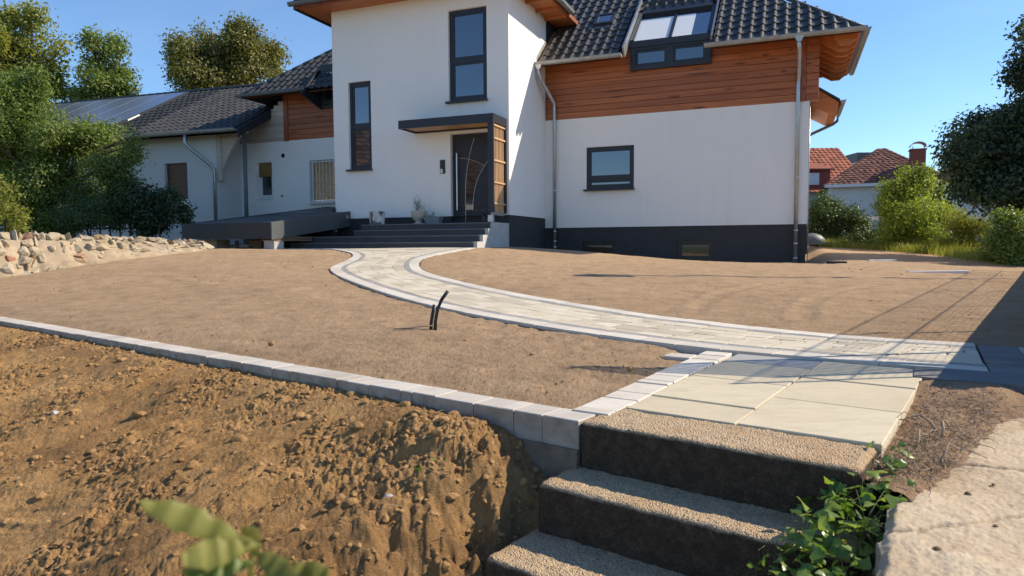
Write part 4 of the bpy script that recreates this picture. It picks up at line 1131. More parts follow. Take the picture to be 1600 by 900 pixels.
# --- tower roof
TE, TO = 5.80, .64
x0, x1, y0, y1 = -4.75-TO, TO, -TO, 6.5
mb = MB().box(x0+.05, x1-.05, y0+.05, y1, TE, TE+.03); hpart(mb, 'tower_soffit', M_soffit)
cxm = (x0+x1)/2; hh = (x1-x0)/2*.6
mb = MB().add([(x0, y0, TE+.09), (x1, y0, TE+.09), (x1, y1, TE+.09), (x0, y1, TE+.09), (cxm, y0+(x1-x0)/2, TE+.09+hh), (cxm, y1, TE+.09+hh)], [(0, 1, 4), (1, 2, 5, 4), (0, 4, 5, 3), (2, 3, 5)])
tro = hpart(mb, 'tower_roof', M_underlay)
al2 = math.atan(.6); far = MB(); tv = [tuple(p.co) for p in tile.vertices]; tf = [tuple(p.vertices) for p in tile.polygons]
for r in range(9):
    for c in range(int((x1-x0)/TW)):
        y = r*TL; u = x0+.04+c*TW; dd = (y+TL/2)*math.cos(al2)
        if u+TW/2 < x0+dd or u+TW/2 > x1-dd: continue
        far.add([(u+p[0], y0-.04+(y+p[1])*math.cos(al2)-p[2]*math.sin(al2), TE+.10+(y+p[1])*math.sin(al2)+p[2]*math.cos(al2)) for p in tv], tf)
o = far.build('tower_tiles', M_tile, tro, smooth=True); o['kind'] = 'stuff'
gutter((x0-.07, y0-.07, TE+.08), (x1+.07, y0-.07, TE+.08), mat=M_greypipe); gutter((x1+.07, y0-.07, TE+.08), (x1+.07, 2.55, TE+.08), mat=M_zincold)
MB().box(x0, x0+.05, y0, 4.5, TE-.05, TE+.09).build('tower_fascia', M_anthr, house)
MB().box(x0+.05, x1, y0-.004, y0+.046, TE-.03, TE+.08).box(x1-.05, x1, y0+.046, 3.5, TE-.03, TE+.08).build('tower_fascia', M_woodz, house)
k = 0
for v in (.35, 1.05, 1.75, 2.4): MB().box(.01, TO-.06, v, v+.09, TE-.075, TE-.002).build('rafter', M_soffit, house)

# --- lower side roof behind the right corner
MB().add([(6.3, 4.15, 3.98), (7.0, 4.15, 3.50), (7.0, 6.15, 3.50), (6.3, 6.15, 3.98), (6.3, 4.15, 3.92), (7.0, 4.15, 3.44), (7.0, 6.15, 3.44), (6.3, 6.15, 3.92)], [(0, 1, 2, 3), (4, 7, 6, 5), (0, 4, 5, 1), (2, 6, 7, 3), (1, 5, 6, 2)]).build('side_porch_roof', M_anthr, house)
MB().prism([(6.3, 4.17, 3.92), (6.3, 4.17, 3.42), (6.75, 4.17, 3.16), (6.95, 4.17, 3.22), (6.98, 4.17, 3.42)], (0, 1.9, 0)).build('side_porch_soffit', M_soffit, house)
gutter((7.07, 4.1, 3.46), (7.07, 6.2, 3.46), .065)
pipe('downpipe', [(7.07, 6.1, 3.40), (7.05, 6.1, 3.28), (6.95, 6.1, 3.2), (6.4, 6.0, 2.95), (6.34, 6.0, 2.85), (6.34, 6.0, -.3)], .04, M_greypipe)

# --- entrance canopy, door, bell panel
ct, cb = 2.85, 2.665; cv = -.77; cu0, cu1 = -2.42, -.06
can = MB().box(cu0, cu1, cv, cv+.05, cb, ct).box(cu0, cu0+.05, cv+.05, 0, cb, ct).box(cu1-.05, cu1, cv+.05, 0, cb, ct).box(cu0+.05, cu1-.05, -.05, -.002, cb, cb+.06).box(cu0+.05, cu1-.05, cv+.05, -.002, ct-.03, ct-.004).build('entrance_canopy', M_anthr, house)
for k in range(5):
    a = cu0+.05+k*(cu1-cu0-.1)/5; MB().box(a+.002, a+(cu1-cu0-.1)/5-.002, cv+.05, -.05, cb+.035, cb+.05).build('ceiling_board', M_slat, can)
MB().box(cu1-.13, cu1-.001, cv, cv+.07, .72, cb-.001).build('post', M_anthr, can); MB().box(cu1-.06, cu1-.001, -.055, -.002, .72, cb-.001).build('post', M_anthr, can)
MB().box(cu1-.10, cu1-.03, cv+.07, -.055, .66, .72).build('bottom_rail', M_zincold, can)
MB().box(cu1-.14, cu1-.02, cv+.0, cv+.09, .51, .66).build('post_foot', M_zinc, can)
for k in range(8):
    v = cv+.095+k*.081; MB().box(cu1-.075, cu1-.045, v, v+.026, .72, cb-.002).build('slat', M_slat, can)
for z in (.90, 1.36, 1.84, 2.32, 2.6): MB().box(cu1-.044, cu1-.012, cv+.072, -.056, z, z+.035).build('cross_slat', M_slat, can)
door = MB().box(-1.49, -1.43, .12, .18, .50, 2.6).box(-.40, -.33, .12, .18, .50, 2.6).box(-1.43, -.40, .12, .18, 2.53, 2.6).box(-1.43, -.40, .135, .17, .50, 2.53).build('front_door', M_anthr2, house)
def dpt(px, py):     # picture of the door panel: u, z
    return (-1.49+(px-703)/63*1.16, 2.6-(py-208)/139*2.1)
def inlay(pts, r=.0045): MB().tube([(p[0], .134, p[1]) for p in pts], r, 6).build('steel_inlay', M_steel, door)
def arc(p, q, bulge, n=12):
    p = np.array(p); q = np.array(q); d = q-p; nrm = np.array([-d[1], d[0]]); return [tuple(p+d*t+nrm*bulge*4*t*(1-t)) for t in np.linspace(0, 1, n)]
A1 = arc((-.93, 2.5), (-1.17, 1.2), -.045)+[(-1.17, .9), (-1.17, .56)]
A2 = arc((-.48, 2.05), (-.97, 1.05), -.10)+[(-.98, .82)]
inlay(A1); inlay(A2); inlay(arc((-1.42, 2.06), (-.66, 1.83), .07)); inlay([(-1.17, .82), (-.42, .82)], .005)
gl = [A1[4], A1[5], A1[7], A1[9], (-1.165, 1.2), (-1.165, .84), (-.985, .84), A2[10], A2[8], A2[6], A2[5], A2[4], A2[3], (-.80, 1.93)]
MB().add([(p[0], .1325, p[1]) for p in gl], [tuple(range(len(gl)))]).build('glass_inset', M_glassdark, door)
hd = MB().tube([(-1.355, .06, .83), (-1.355, .06, 2.16)], .017, 10).tube([(-1.355, .06, .95), (-1.355, .135, .95)], .011, 8).tube([(-1.355, .06, 2.04), (-1.355, .135, 2.04)], .011, 8).build('pull_handle', M_steel, door)
MB().box(-1.40, -1.375, .128, .134, 1.22, 1.31).build('lock_plate', M_steel, door)
bell = MB().box(-1.755, -1.625, -.028, -.002, 1.69, 2.01).build('bell_panel', M_plastic, house, bevel=.006)
MB().box(-1.735, -1.68, -.034, -.029, 1.70, 1.80).build('name_plate', M_whiteplastic, bell)

# ------------------------------------------------------------------ entrance steps
stp = empty('entrance_steps', (*hw(-2.4, -1.3), -.06), HA, 'four wide dark grey entrance steps with pale concrete cheek', 'steps')
def sl_(mb, name, mat): 
    o = mb.build(name, mat, stp); o.location = (2.4, 1.3, .06); return o
zs_ = [.50, .36, .22, .078]; vs_ = [-.87, -1.155, -1.44, -1.73]; us_ = [-3.4, -3.41, -4.73, -4.75]
for k in range(4):
    zt = zs_[k]; zb = zs_[k+1] if k < 3 else -.25; vb = vs_[k-1] if k else .02
    sl_(MB().box(us_[k], -.10, vs_[k]+.03, .018, zb-.02 if k < 3 else -.4, zt-.03), 'core', M_conc)
    n_ = 3 if k < 2 else 4; us = np.linspace(us_[k], -.115, n_+1)
    for i in range(n_):
        sl_(MB().box(us[i]+.002, us[i+1]-.002, vs_[k], vs_[k]+.028, zb, zt-.032), 'riser', M_tread)
        sl_(MB().box(us[i]+.002, us[i+1]-.002, vs_[k]-.018, (vs_[k-1]-.001) if k else .018, zt-.030, zt), 'tread', M_tread)
    sl_(MB().box(us_[k], -.115, vs_[k]-.020, vs_[k]-.0185, zt-.020, zt-.002), 'nosing', M_treadtop)
# cheek: the raw concrete side, stepping down
sl_(MB().prism([(-.098, .015, -.5), (-.098, .015, .50), (-.098, -.86, .50), (-.098, -.86, .36), (-.098, -1.145, .36), (-.098, -1.145, .22), (-.098, -1.43, .22), (-.098, -1.43, .078), (-.098, -1.72, .078), (-.098, -1.72, -.5)], (.075, 0, 0)), 'cheek', M_conc)

# ------------------------------------------------------------------ cellar entrance roof on the left
cel = empty('cellar_entrance_roof', (*hw(-5.5, -1.4), -.05), HA, 'low dark grey sheet metal lean-to roof left of the entrance steps', 'roof')
def cl_(mb, name, mat, **k): 
    o = mb.build(name, mat, cel, **k); o.location = (5.5, 1.4, .05); return o
def ctop(v): return .52+(v+2.89)*.1225
def slopebox(mb, u0, u1, v0, v1, th0, th1, dz=0):
    P = [(u0, v0, ctop(v0)-th1+dz), (u1, v0, ctop(v0)-th1+dz), (u1, v1, ctop(v1)-th1+dz), (u0, v1, ctop(v1)-th1+dz), (u0, v0, ctop(v0)-th0+dz), (u1, v0, ctop(v0)-th0+dz), (u1, v1, ctop(v1)-th0+dz), (u0, v1, ctop(v1)-th0+dz)]
    return mb.add(P, [(0,3,2,1),(4,5,6,7),(0,1,5,4),(1,2,6,5),(2,3,7,6),(3,0,4,7)])
cl_(slopebox(MB(), -6.82, -4.3, -2.89, -2.86, 0, .35), 'front_fascia', M_anthr)
cl_(slopebox(MB(), -4.33, -4.3, -2.86, -.004, 0, .38), 'side_fascia', M_sheet)
cl_(slopebox(MB(), -6.82, -6.79, -2.86, 2.48, 0, .35), 'side_fascia', M_anthr)
cl_(slopebox(slopebox(MB(), -6.79, -4.33, -2.86, -.006, .012, .08), -6.79, -4.77, -.006, 2.48, .012, .08), 'roof_sheet', M_sheet)
for v in np.linspace(-2.4, -.3, 5): cl_(slopebox(MB(), -6.79, -4.33, v, v+.03, -.004, .011), 'seam', M_sheet)
cl_(slopebox(MB(), -4.83, -4.74, -.05, 2.45, -.10, .05), 'wall_flashing', M_anthr)
cl_(MB().tube([(-4.292, -.16, .72), (-4.285, -.16, .72)], .05, 14), 'lamp', M_zinc)
cl_(MB().box(-6.6, -6.1, -2.6, -2.2, -.5, .17), 'pillar', M_oldconc); cl_(MB().box(-4.62, -4.34, -2.75, -2.45, -.5, .13), 'pillar', M_conc)
cl_(MB().box(-6.7, -4.4, -.6, -.5, -1.3, .45), 'cellar_wall', M_dark); cl_(MB().box(-6.75, -4.35, -2.7, -.5, -1.32, -1.3), 'cellar_floor', M_dark)  # near-black wall and floor: shade under the roof put into the colour
cl_(MB().tube([(-5.75, -2.35, .14), (-5.75, -2.35, -.02), (-5.7, -2.35, -.12), (-5.7, -2.35, -.4)], .04, 10), 'drain', M_greypipe, smooth=True)
cl_(MB().box(-5.45, -5.1, -2.3, -2.1, -.1, .16), 'bracket', M_oldwood); 
for k in range(3): cl_(MB().box(-4.72, -4.32, -2.72+.02*k, -1.5, .135+.035*k-.01, .16+.035*k-.01), 'board', M_oldwood)

# ------------------------------------------------------------------ annex on the left
AA = R(-18.44); AO = np.array([-8.816, 20.95])
AX1 = np.array([math.cos(AA), math.sin(AA)]); AX2 = np.array([-math.sin(AA), math.cos(AA)])
annex = empty('annex', (AO[0], AO[1], 0), AA, 'low white annex with black tiled roof and solar panels left of the house', 'annex')
AZ, AT = 3.36, .53; AB = -.5; AR = 1.2; ARB = 4.0; AL_ = -14.5
aal = math.atan(AT)
mb = MB(); holes_wall(mb, AL_, 0, -.3, 3.45, [(-2.02, -1.15, 1.0, 2.58)], lambda a, z, d: (a, d, z), .22)
mb.quad((0, 0, -.3), (0, 8, -.3), (0, 8, 3.6), (0, 4, 5.4), (0, 0, 3.6)); mb.build('wall', M_whiteold, annex)
w = window(-2.02, -1.15, 1.0, 2.58, .15, .05, None, False, M_whiteplastic, parent=annex)
for k in range(28):
    z = 2.57-k*.0385; MB().box(-2.0, -1.17, .09, .105, z-.036, z).build('shutter_slat', M_brown, w)
MB().box(-2.02, -1.15, .08, .12, 1.44, 1.485).build('shutter_rail', M_whiteplastic, w)
MB().tube([(-3.05, -.02, 2.52), (-3.05, .0, 2.52)], .12, 16).build('wall_plate', M_zincold, annex)
mb = MB().add([(AL_, AB, AZ-.03), (AR, AB, AZ-.03), (AR, ARB, AZ-.03+(ARB-AB)*AT), (AL_, ARB, AZ-.03+(ARB-AB)*AT), (AR, 8.5, AZ-.03), (AL_, 8.5, AZ-.03)], [(0, 1, 2, 3), (3, 2, 4, 5)])
aroof = mb.build('roof', M_underlay, annex)
MB().quad((AL_, AB+.03, AZ-.09), (AR, AB+.03, AZ-.09), (AR, .02, AZ-.09+.45*AT), (AL_, .02, AZ-.09+.45*AT)).build('soffit', M_slate, aroof)
MB().quad((0, 0, 3.55), (AR, 0, 3.55), (AR, ARB, AZ-.1+(ARB-AB)*AT), (0, ARB, AZ-.1+(ARB-AB)*AT)).build('verge_soffit', M_slate, aroof)
# tiles: small in the picture, the 300 largest on their own, the rest joined
atw, atl = .235, .33; atile = tile_mesh(atw, atl, 'annex_tile', M_tile)
pans0, pans1 = -11.6, -4.05
slope_tiles(aroof, AL_+.02, int((AR-AL_)/atw), 15, lambda u, v: v < ARB-.05, AB-.05, AZ+.0, aal, lambda u, r: (u > -3.0 and r < 15) , atw, atl, atile)
ridge_run((AL_, ARB, AZ+(ARB-AB)*AT+.03), (AR, ARB, AZ+(ARB-AB)*AT+.03), aroof, .10)
mb = MB().add([(AR, AB-.05, AZ+.05), (AR, ARB, AZ+.05+(ARB-AB)*AT), (AR, ARB, AZ-.22+(ARB-AB)*AT), (AR, AB-.05, AZ-.22), (AR+.05, AB-.05, AZ+.05), (AR+.05, ARB, AZ+.05+(ARB-AB)*AT), (AR+.05, ARB, AZ-.22+(ARB-AB)*AT), (AR+.05, AB-.05, AZ-.22)], [(0, 1, 2, 3), (4, 7, 6, 5), (0, 4, 5, 1), (3, 2, 6, 7), (0, 3, 7, 4)])
mb.build('verge_board', M_slate, annex)
gutter((AL_, AB-.10, AZ+.02), (AR-.02, AB-.10, AZ+.02), .075, M_zincold, parent=annex)
pipe('downpipe', [(-.62, AB-.1, AZ-.05), (-.62, AB-.1, AZ-.28), (-.55, AB-.08, AZ-.4), (-.1, -.14, 2.42), (-.06, -.08, 2.28), (-.06, -.08, -.2)], .05, M_zinc, [(-.06, -.08, 2.0)], annex)
pipe('downpipe', [(.95, AB+.55, AZ-.05), (.95, AB+.55, -.2)], .06, M_greypipe, [(.95, AB+.55, .9)], annex)
# timber brace at the corner
MB().box(.0, .16, -.04, .12, 1.98, 3.36).prism([(.16, .0, 2.5), (.16, .0, 2.25), (.30, .0, 2.55), (.72, .0, 3.2), (.72, .0, 3.36), (.16, .0, 3.36)], (0, .12, 0)).build('timber_brace', M_paleboard, annex)
# solar panels
def apt(u, t, h): return (u, AB+t*math.cos(aal)-h*math.sin(aal), AZ+t*math.sin(aal)+h*math.cos(aal))
for k in range(7):
    u1 = -4.35-k*1.05; u0 = u1-.99
    P = [apt(u0, 1.15, .1), apt(u1, 1.15, .1), apt(u1, 4.65, .1), apt(u0, 4.65, .1), apt(u0, 1.15, .15), apt(u1, 1.15, .15), apt(u1, 4.65, .15), apt(u0, 4.65, .15)]
    MB().add(P, [(0,3,2,1),(4,5,6,7),(0,1,5,4),(1,2,6,5),(2,3,7,6),(3,0,4,7)]).build('solar_panel', M_solar, annex)
P = [apt(-4.33, 1.15, .02), apt(-4.30, 1.15, .02), apt(-4.30, 4.65, .02), apt(-4.33, 4.65, .02), apt(-4.33, 1.15, .16), apt(-4.30, 1.15, .16), apt(-4.30, 4.65, .16), apt(-4.33, 4.65, .16)]
MB().add(P, [(0,3,2,1),(4,5,6,7),(0,1,5,4),(1,2,6,5),(2,3,7,6),(3,0,4,7)]).build('panel_frame', M_anthr, annex)
P = [apt(-4.296, 1.55, .09), apt(-4.285, 1.55, .09), apt(-4.285, 2.1, .09), apt(-4.296, 2.1, .09), apt(-4.296, 1.55, .14), apt(-4.285, 1.55, .14), apt(-4.285, 2.1, .14), apt(-4.296, 2.1, .14)]
MB().add(P, [(0,3,2,1),(4,5,6,7),(0,1,5,4),(1,2,6,5),(2,3,7,6),(3,0,4,7)]).build('type_plate', M_whiteplastic, annex)

# ------------------------------------------------------------------ rubble wall on the left
rw = empty('rubble_wall', (-8.0, 11.3, -.3), 0, 'low crumbling rubble stone wall in front of the shrubs', 'wall')
random.seed(31)
W0, W1 = np.array([-9.9, 8.9]), np.array([-6.2, 13.75]); wd = (W1-W0)/np.linalg.norm(W1-W0); wn_ = np.array([wd[1], -wd[0]]); WL = np.linalg.norm(W1-W0)
def wtop(s): return np.interp(s/WL, [0, .4, .7, 1], [.20, .19, .17, .11])
def wbase(s): 
    p = W0+wd*s; return float(tz(*p))-.05
# core of earth and mortar
vs = []; n_ = 60
for i in range(n_+1):
    s = WL*i/n_; p = W0+wd*s; zb, zt = wbase(s), wtop(s)
    j = .06*noise2(np.array([s*2.3]), np.array([.5]))[0]+random.uniform(-.03, .03)
    for off, z in ((.42+j, zb-.2), (.40+j, zb+.06), (.24+j, zb+(zt-zb)*.5), (.10+j, zt-.06), (-.25, zt-.03), (-.9, zt-.02), (-.9, zb-.4)):
        q = p+wn_*off; vs.append((q[0]+8.0, q[1]-11.3, z+.3))
MB().add(vs, [(i*7+k, (i+1)*7+k, (i+1)*7+k+1, i*7+k+1) for i in range(n_) for k in range(6)]+[(n_*7+k for k in range(7))] if False else [(i*7+k, (i+1)*7+k, (i+1)*7+k+1, i*7+k+1) for i in range(n_) for k in range(6)]+[tuple(n_*7+k for k in range(7))]).build('core', simple('crumbling mortar', (.37, .285, .19), .95, var=.3, scale=7, bmp=.8, bscale=16), rw, smooth=True)
stone_variants = []
for k in range(8):
    r = np.random.default_rng(70+k); V = ICO2[0].copy()
    for q in range(9):                   # knock flat facets into the lump
        nn = r.normal(size=3); nn /= np.linalg.norm(nn); dd = r.uniform(.45, .8); h_ = V@nn; V = V-np.outer(np.maximum(h_-dd, 0), nn)
    V *= (1+.05*r.normal(size=(len(V), 1))); me = np_mesh('stone', V, ICO2[1], False); me.materials.append(M_rubble); stone_variants.append(me)
cnt = 0
for row in range(6):
    s = random.uniform(0, .2)
    while s < WL and cnt < 298:
        zb, zt = wbase(s), wtop(s); hrow = max((zt-zb)/5, .07); sz = random.uniform(.08, .22)*(.75 if row > 3 else 1); t = min(1, (row+.3*random.random())/5)
        if zb+(zt-zb)*t > zt+.02 or random.random() < .12: s += sz; continue
        off = np.interp(t, [0, .5, .9, 1], [.34, .18, .05, -.10])+random.uniform(-.04, .03)
        q = W0+wd*(s+sz/2)+wn_*off
        link('stone', stone_variants[cnt % 8], None, rw, (q[0]+8.0, q[1]-11.3, zb+(zt-zb)*t+.3), (random.uniform(-.25, .25), random.uniform(-.25, .25), math.atan2(wd[1], wd[0])+random.uniform(-.4, .4)+(3.14 if random.random() < .5 else 0)), (sz*.85, random.uniform(.1, .16), hrow*random.uniform(.7, 1.05)))
        s += sz*1.02; cnt += 1
# terrace behind the wall
MB().quad((-30, 5, .16), (-10.5, 8.5, .16), (-6.6, 13.8, .08), (-6.9, 14.6, .05), (-8.0, 20.8, .05), (-24, 26, .16)).build('terrace', M_ground)['kind'] = 'structure'

# ------------------------------------------------------------------ foliage
def leaves(P, size, r, nrm=None, droop=.3, aspect=.55):
    """one folded leaf per point: four vertices, two triangles"""
    n = len(P)
    d = r.normal(size=(n, 3)); d[:, 2] -= droop
    if nrm is not None:
        u = nrm*1.1+r.normal(size=(n, 3))*.55; u[:, 2] += .55
        u /= np.linalg.norm(u, axis=1, keepdims=True); d = d-u*(d*u).sum(1, keepdims=True)*.85
    else:
        u = r.normal(size=(n, 3)); u[:, 2] += 1.0
    d /= np.linalg.norm(d, axis=1, keepdims=True); sd = np.cross(d, u); sd /= np.linalg.norm(sd, axis=1, keepdims=True)+1e-9
    up = np.cross(sd, d)
    L_ = size*r.uniform(.6, 1.3, n)[:, None]; Wd = L_*aspect*.5
    V = np.stack([P, P+d*L_*.5+sd*Wd+up*L_*.08, P+d*L_, P+d*L_*.5-sd*Wd+up*L_*.08], 1).reshape(-1, 3)
    b = (np.arange(n)*4)[:, None]; F = np.concatenate([b+np.array([[0, 1, 2]]), b+np.array([[0, 2, 3]])], 0)
    return V, F
def crown_points(lobes, n, r, gap=.0, gs=1.0, shell=.5):
    lobes = np.array(lobes, float); sub = []
    for l in lobes:
        for q in range(8):
            dv_ = r.normal(size=3); dv_ /= np.linalg.norm(dv_); f_ = r.uniform(.30, .52); sub.append((*(l[:3]+dv_*l[3:6]*r.uniform(.55, .95)), *(l[3:6]*f_)))
        sub.append((*l[:3], *(l[3:6]*.62)))
    lobes = np.array(sub); wgt = (lobes[:, 3]*lobes[:, 4]+lobes[:, 4]*lobes[:, 5]+lobes[:, 3]*lobes[:, 5]); wgt /= wgt.sum()
    k = r.choice(len(lobes), n, p=wgt); d = r.normal(size=(n, 3)); d /= np.linalg.norm(d, axis=1, keepdims=True)
    rad = (shell+(1-shell)*r.random(n)**.6)[:, None]
    L_ = lobes[k]; jit = 1+.22*fbm(d[:, 0]*3+k*1.7, d[:, 1]*3+d[:, 2]*2.3, 3)[:, None]
    P = L_[:, :3]+d*rad*L_[:, 3:6]*jit
    if gap > 0:
        keep = fbm(P[:, 0]*gs+P[:, 2]*.37*gs, P[:, 1]*gs*.6+P[:, 2]*gs, 3) > -(.55-gap); P, d = P[keep], d[keep]
    return P, d
def twiggy(P, d, r, per, spread, size, droop=.3, aspect=.55):
    """leaf clumps: every point becomes a small spray of leaves"""
    n = len(P); Q = np.repeat(P, per, 0)+r.normal(size=(n*per, 3))*spread; dd = np.repeat(d, per, 0)
    return leaves(Q, size, r, dd, droop, aspect)
def tree(name, label, cat, base, lobes, n, per, size, mat, seed, trunk=.16, group=None, gap=.12, gs=1.0, spread=.12, shell=.5, limbs=True, droop=.3, aspect=.55, part='crown'):
    r = np.random.default_rng(seed); base = np.array(base, float)
    o = empty(name, base, 0, label, cat, group)
    P, d = crown_points(lobes, n, r, gap, gs, shell)
    V, F = twiggy(P, d, r, per, spread, size, droop, aspect)
    link(part, np_mesh(part, V-base, F), mat, o)
    if trunk:
        mb = MB(); L_ = np.array(lobes); top = L_[:, :3].mean(0)-base
        pts = [(0, 0, -.3), tuple(top*np.array([.25, .25, .35])+r.normal(size=3)*.05), tuple(top*np.array([.7, .7, .75])), tuple(top*np.array([1, 1, 1.05]))]
        mb.tube(pts, [trunk, trunk*.8, trunk*.5, trunk*.2], 8)
        if limbs:
            for l in L_:
                e = l[:3]-base; st = np.array(pts[1])+(np.array(pts[2])-np.array(pts[1]))*r.random()
                mid = st+(e-st)*.5+r.normal(size=3)*.12+np.array([0, 0, .12]); mb.tube([tuple(st), tuple(mid), tuple(e+r.normal(size=3)*.1)], [trunk*.35, trunk*.22, trunk*.08], 6)
                for q in range(3):
                    d2 = r.normal(size=3); d2[2] = abs(d2[2])*.6; d2 = d2/np.linalg.norm(d2)*np.mean(l[3:6])*.85
                    mb.tube([tuple(mid), tuple((mid+e)/2+d2*.4), tuple(e+d2)], [trunk*.16, trunk*.1, trunk*.03], 5)
        mb.build('trunk', M_bark, o, smooth=True)
    return o
def pxz(px, py, D):      # a point at distance D along the direction seen at a picture position; used once to lay out the planting
    c = _fw+_cr*((px-800)/F_PX)+_cd*((py-450)/F_PX); t = D/c.y; return (c.x*t, D, c.z*t)
def lob(px, py, D, rx, rz_, ry=None):
    s_ = D/F_PX; p = pxz(px, py, D); return (*p, rx*s_, (ry or rx)*s_, rz_*s_)
rv = random.Random(5)
# tall trees behind the annex
D = 30
tree('tall_tree', 'tall loose tree with yellowing leaves at the left picture edge', 'tree', pxz(10, 330, D)[:2]+(-.6,),
     [lob(x, y, D+rv.uniform(-1, 1), rx, rz2) for x, y, rx, rz2 in ((25, 45, 38, 30), (60, 80, 35, 30), (10, 100, 45, 38), (78, 105, 26, 22), (40, 140, 48, 30), (75, 135, 28, 18), (-20, 60, 40, 40), (52, 32, 22, 16), (95, 70, 10, 9), (5, 25, 20, 14), (-60, 120, 50, 50))], 3600, 7, .17, L_yellow, 21, .22, 'trees behind the annex', .34, .9, .22, .35)
D = 31
tree('slender_tree', 'slender dark tree with gaps standing behind the solar panels', 'tree', pxz(165, 330, D)[:2]+(-.6,),
     [lob(x, y, D+rv.uniform(-1, 1), rx, rz2) for x, y, rx, rz2 in ((140, 62, 15, 12), (165, 68, 22, 14), (182, 80, 14, 11), (150, 92, 20, 14), (185, 115, 24, 20), (148, 125, 26, 22), (195, 135, 20, 20), (165, 150, 36, 18), (128, 112, 9, 12), (120, 150, 26, 18))], 1600, 7, .15, L_mid, 22, .16, 'trees behind the annex', .22, 1.1, .17, .3)
D = 34
tree('round_tree', 'dense round tree with olive foliage rising above the annex roof', 'tree', pxz(350, 330, D)[:2]+(-.6,),
     [lob(x, y, D+rv.uniform(-1.5, 1.5), rx, rz2) for x, y, rx, rz2 in ((300, 90, 36, 32), (345, 75, 40, 34), (385, 60, 36, 24), (410, 85, 28, 26), (375, 105, 44, 36), (320, 120, 46, 30), (285, 110, 22, 26), (280, 72, 14, 12), (372, 46, 22, 12), (425, 100, 14, 16), (350, 140, 60, 24), (430, 130, 14, 14), (340, 105, 60, 44))], 8200, 7, .155, L_olive, 23, .3, 'trees behind the annex', .1, .8, .19, .55)
# big shrubs in front of the annex
D = 17.5
tree('big_shrub', 'large leafy shrub reaching over the annex wall', 'shrub', pxz(60, 372, D)[:2]+(.1,),
     [lob(x, y, D+rv.uniform(-.7, .7), rx, rz2, rx*.9) for x, y, rx, rz2 in ((10, 140, 50, 40), (40, 175, 55, 45), (85, 205, 50, 36), (130, 215, 46, 30), (165, 222, 40, 26), (25, 235, 60, 50), (100, 250, 55, 40), (170, 255, 44, 30), (190, 285, 30, 24), (60, 290, 60, 46), (205, 232, 16, 10), (-40, 200, 60, 70), (140, 205, 22, 16), (55, 130, 24, 30), (215, 215, 8, 5), (-30, 300, 50, 50), (15, 335, 46, 36), (85, 325, 50, 44), (140, 300, 46, 34), (60, 350, 50, 24), (200, 320, 34, 30))], 10500, 7, .085, L_mid, 24, .10, None, .12, 1.6, .10, .5, aspect=.5)
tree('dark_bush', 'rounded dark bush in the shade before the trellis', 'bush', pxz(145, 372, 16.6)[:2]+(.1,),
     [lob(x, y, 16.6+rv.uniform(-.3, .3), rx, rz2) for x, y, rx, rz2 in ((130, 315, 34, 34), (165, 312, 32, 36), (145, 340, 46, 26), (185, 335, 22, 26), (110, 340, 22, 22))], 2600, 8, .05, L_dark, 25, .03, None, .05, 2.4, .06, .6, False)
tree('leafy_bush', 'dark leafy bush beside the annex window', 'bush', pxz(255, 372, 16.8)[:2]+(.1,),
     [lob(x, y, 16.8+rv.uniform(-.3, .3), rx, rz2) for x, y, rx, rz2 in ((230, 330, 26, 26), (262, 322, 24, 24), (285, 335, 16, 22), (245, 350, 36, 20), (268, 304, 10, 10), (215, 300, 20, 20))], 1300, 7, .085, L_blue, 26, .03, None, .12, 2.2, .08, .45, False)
tree('dry_bush', 'half dry twiggy bush at the left picture edge', 'bush', pxz(10, 372, 14.2)[:2]+(.15,),
     [lob(x, y, 14.2+rv.uniform(-.3, .3), rx, rz2) for x, y, rx, rz2 in ((5, 300, 22, 20), (15, 335, 24, 26), (-20, 320, 24, 34), (28, 355, 14, 12))], 520, 6, .06, L_yellow, 27, .03, None, .2, 2.2, .07, .3, True)
# trellis behind the bushes
tr_ = empty('trellis', pxz(120, 375, 18.6)[:2]+(.1,), R(-18), 'dark brown lattice trellis hidden behind the bushes', 'trellis')
for k in range(16): MB().box(-2.6+k*.34, -2.57+k*.34, 0, .03, 0, 1.3).build('slat', M_oldwood, tr_)
for k in range(5): MB().box(-2.65, 2.6, -.02, -.002, .1+k*.28, .14+k*.28).build('rail', M_oldwood, tr_)

# right side
tree('dark_shrub', 'dark green shrub right of the house corner', 'shrub', pxz(1305, 386, 24.5)[:2]+(-.25,),
     [lob(x, y, 24.5+rv.uniform(-.4, .4), rx, rz2) for x, y, rx, rz2 in ((1300, 325, 26, 22), (1322, 335, 26, 24), (1285, 345, 26, 28), (1310, 362, 44, 22), (1340, 350, 14, 20), (1275, 365, 24, 18))], 2300, 7, .085, L_dark, 31, .05, None, .08, 1.8, .09, .5, False)
tree('low_shrub', 'low dark shrub between the dark and the bright shrubs', 'shrub', pxz(1355, 388, 24)[:2]+(-.25,),
     [lob(x, y, 24+rv.uniform(-.4, .4), rx, rz2) for x, y, rx, rz2 in ((1350, 370, 24, 16), (1375, 372, 24, 18), (1335, 376, 20, 12))], 900, 7, .085, L_dark, 32, .03, None, .08, 1.8, .09, .5, False)
tree('bright_shrub', 'tall bright yellow green shrub before the white neighbour house', 'shrub', pxz(1420, 390, 22.5)[:2]+(-.3,),
     [lob(x, y, 22.5+rv.uniform(-.5, .5), rx, rz2) for x, y, rx, rz2 in ((1425, 290, 32, 28), (1400, 310, 28, 26), (1455, 315, 32, 30), (1425, 335, 46, 34), (1460, 352, 32, 28), (1392, 345, 24, 26), (1425, 370, 52, 22), (1438, 270, 16, 14), (1412, 268, 10, 8), (1475, 325, 14, 14), (1385, 322, 12, 14))], 5000, 7, .085, L_bright, 33, .06, None, .12, 1.7, .10, .45, False)
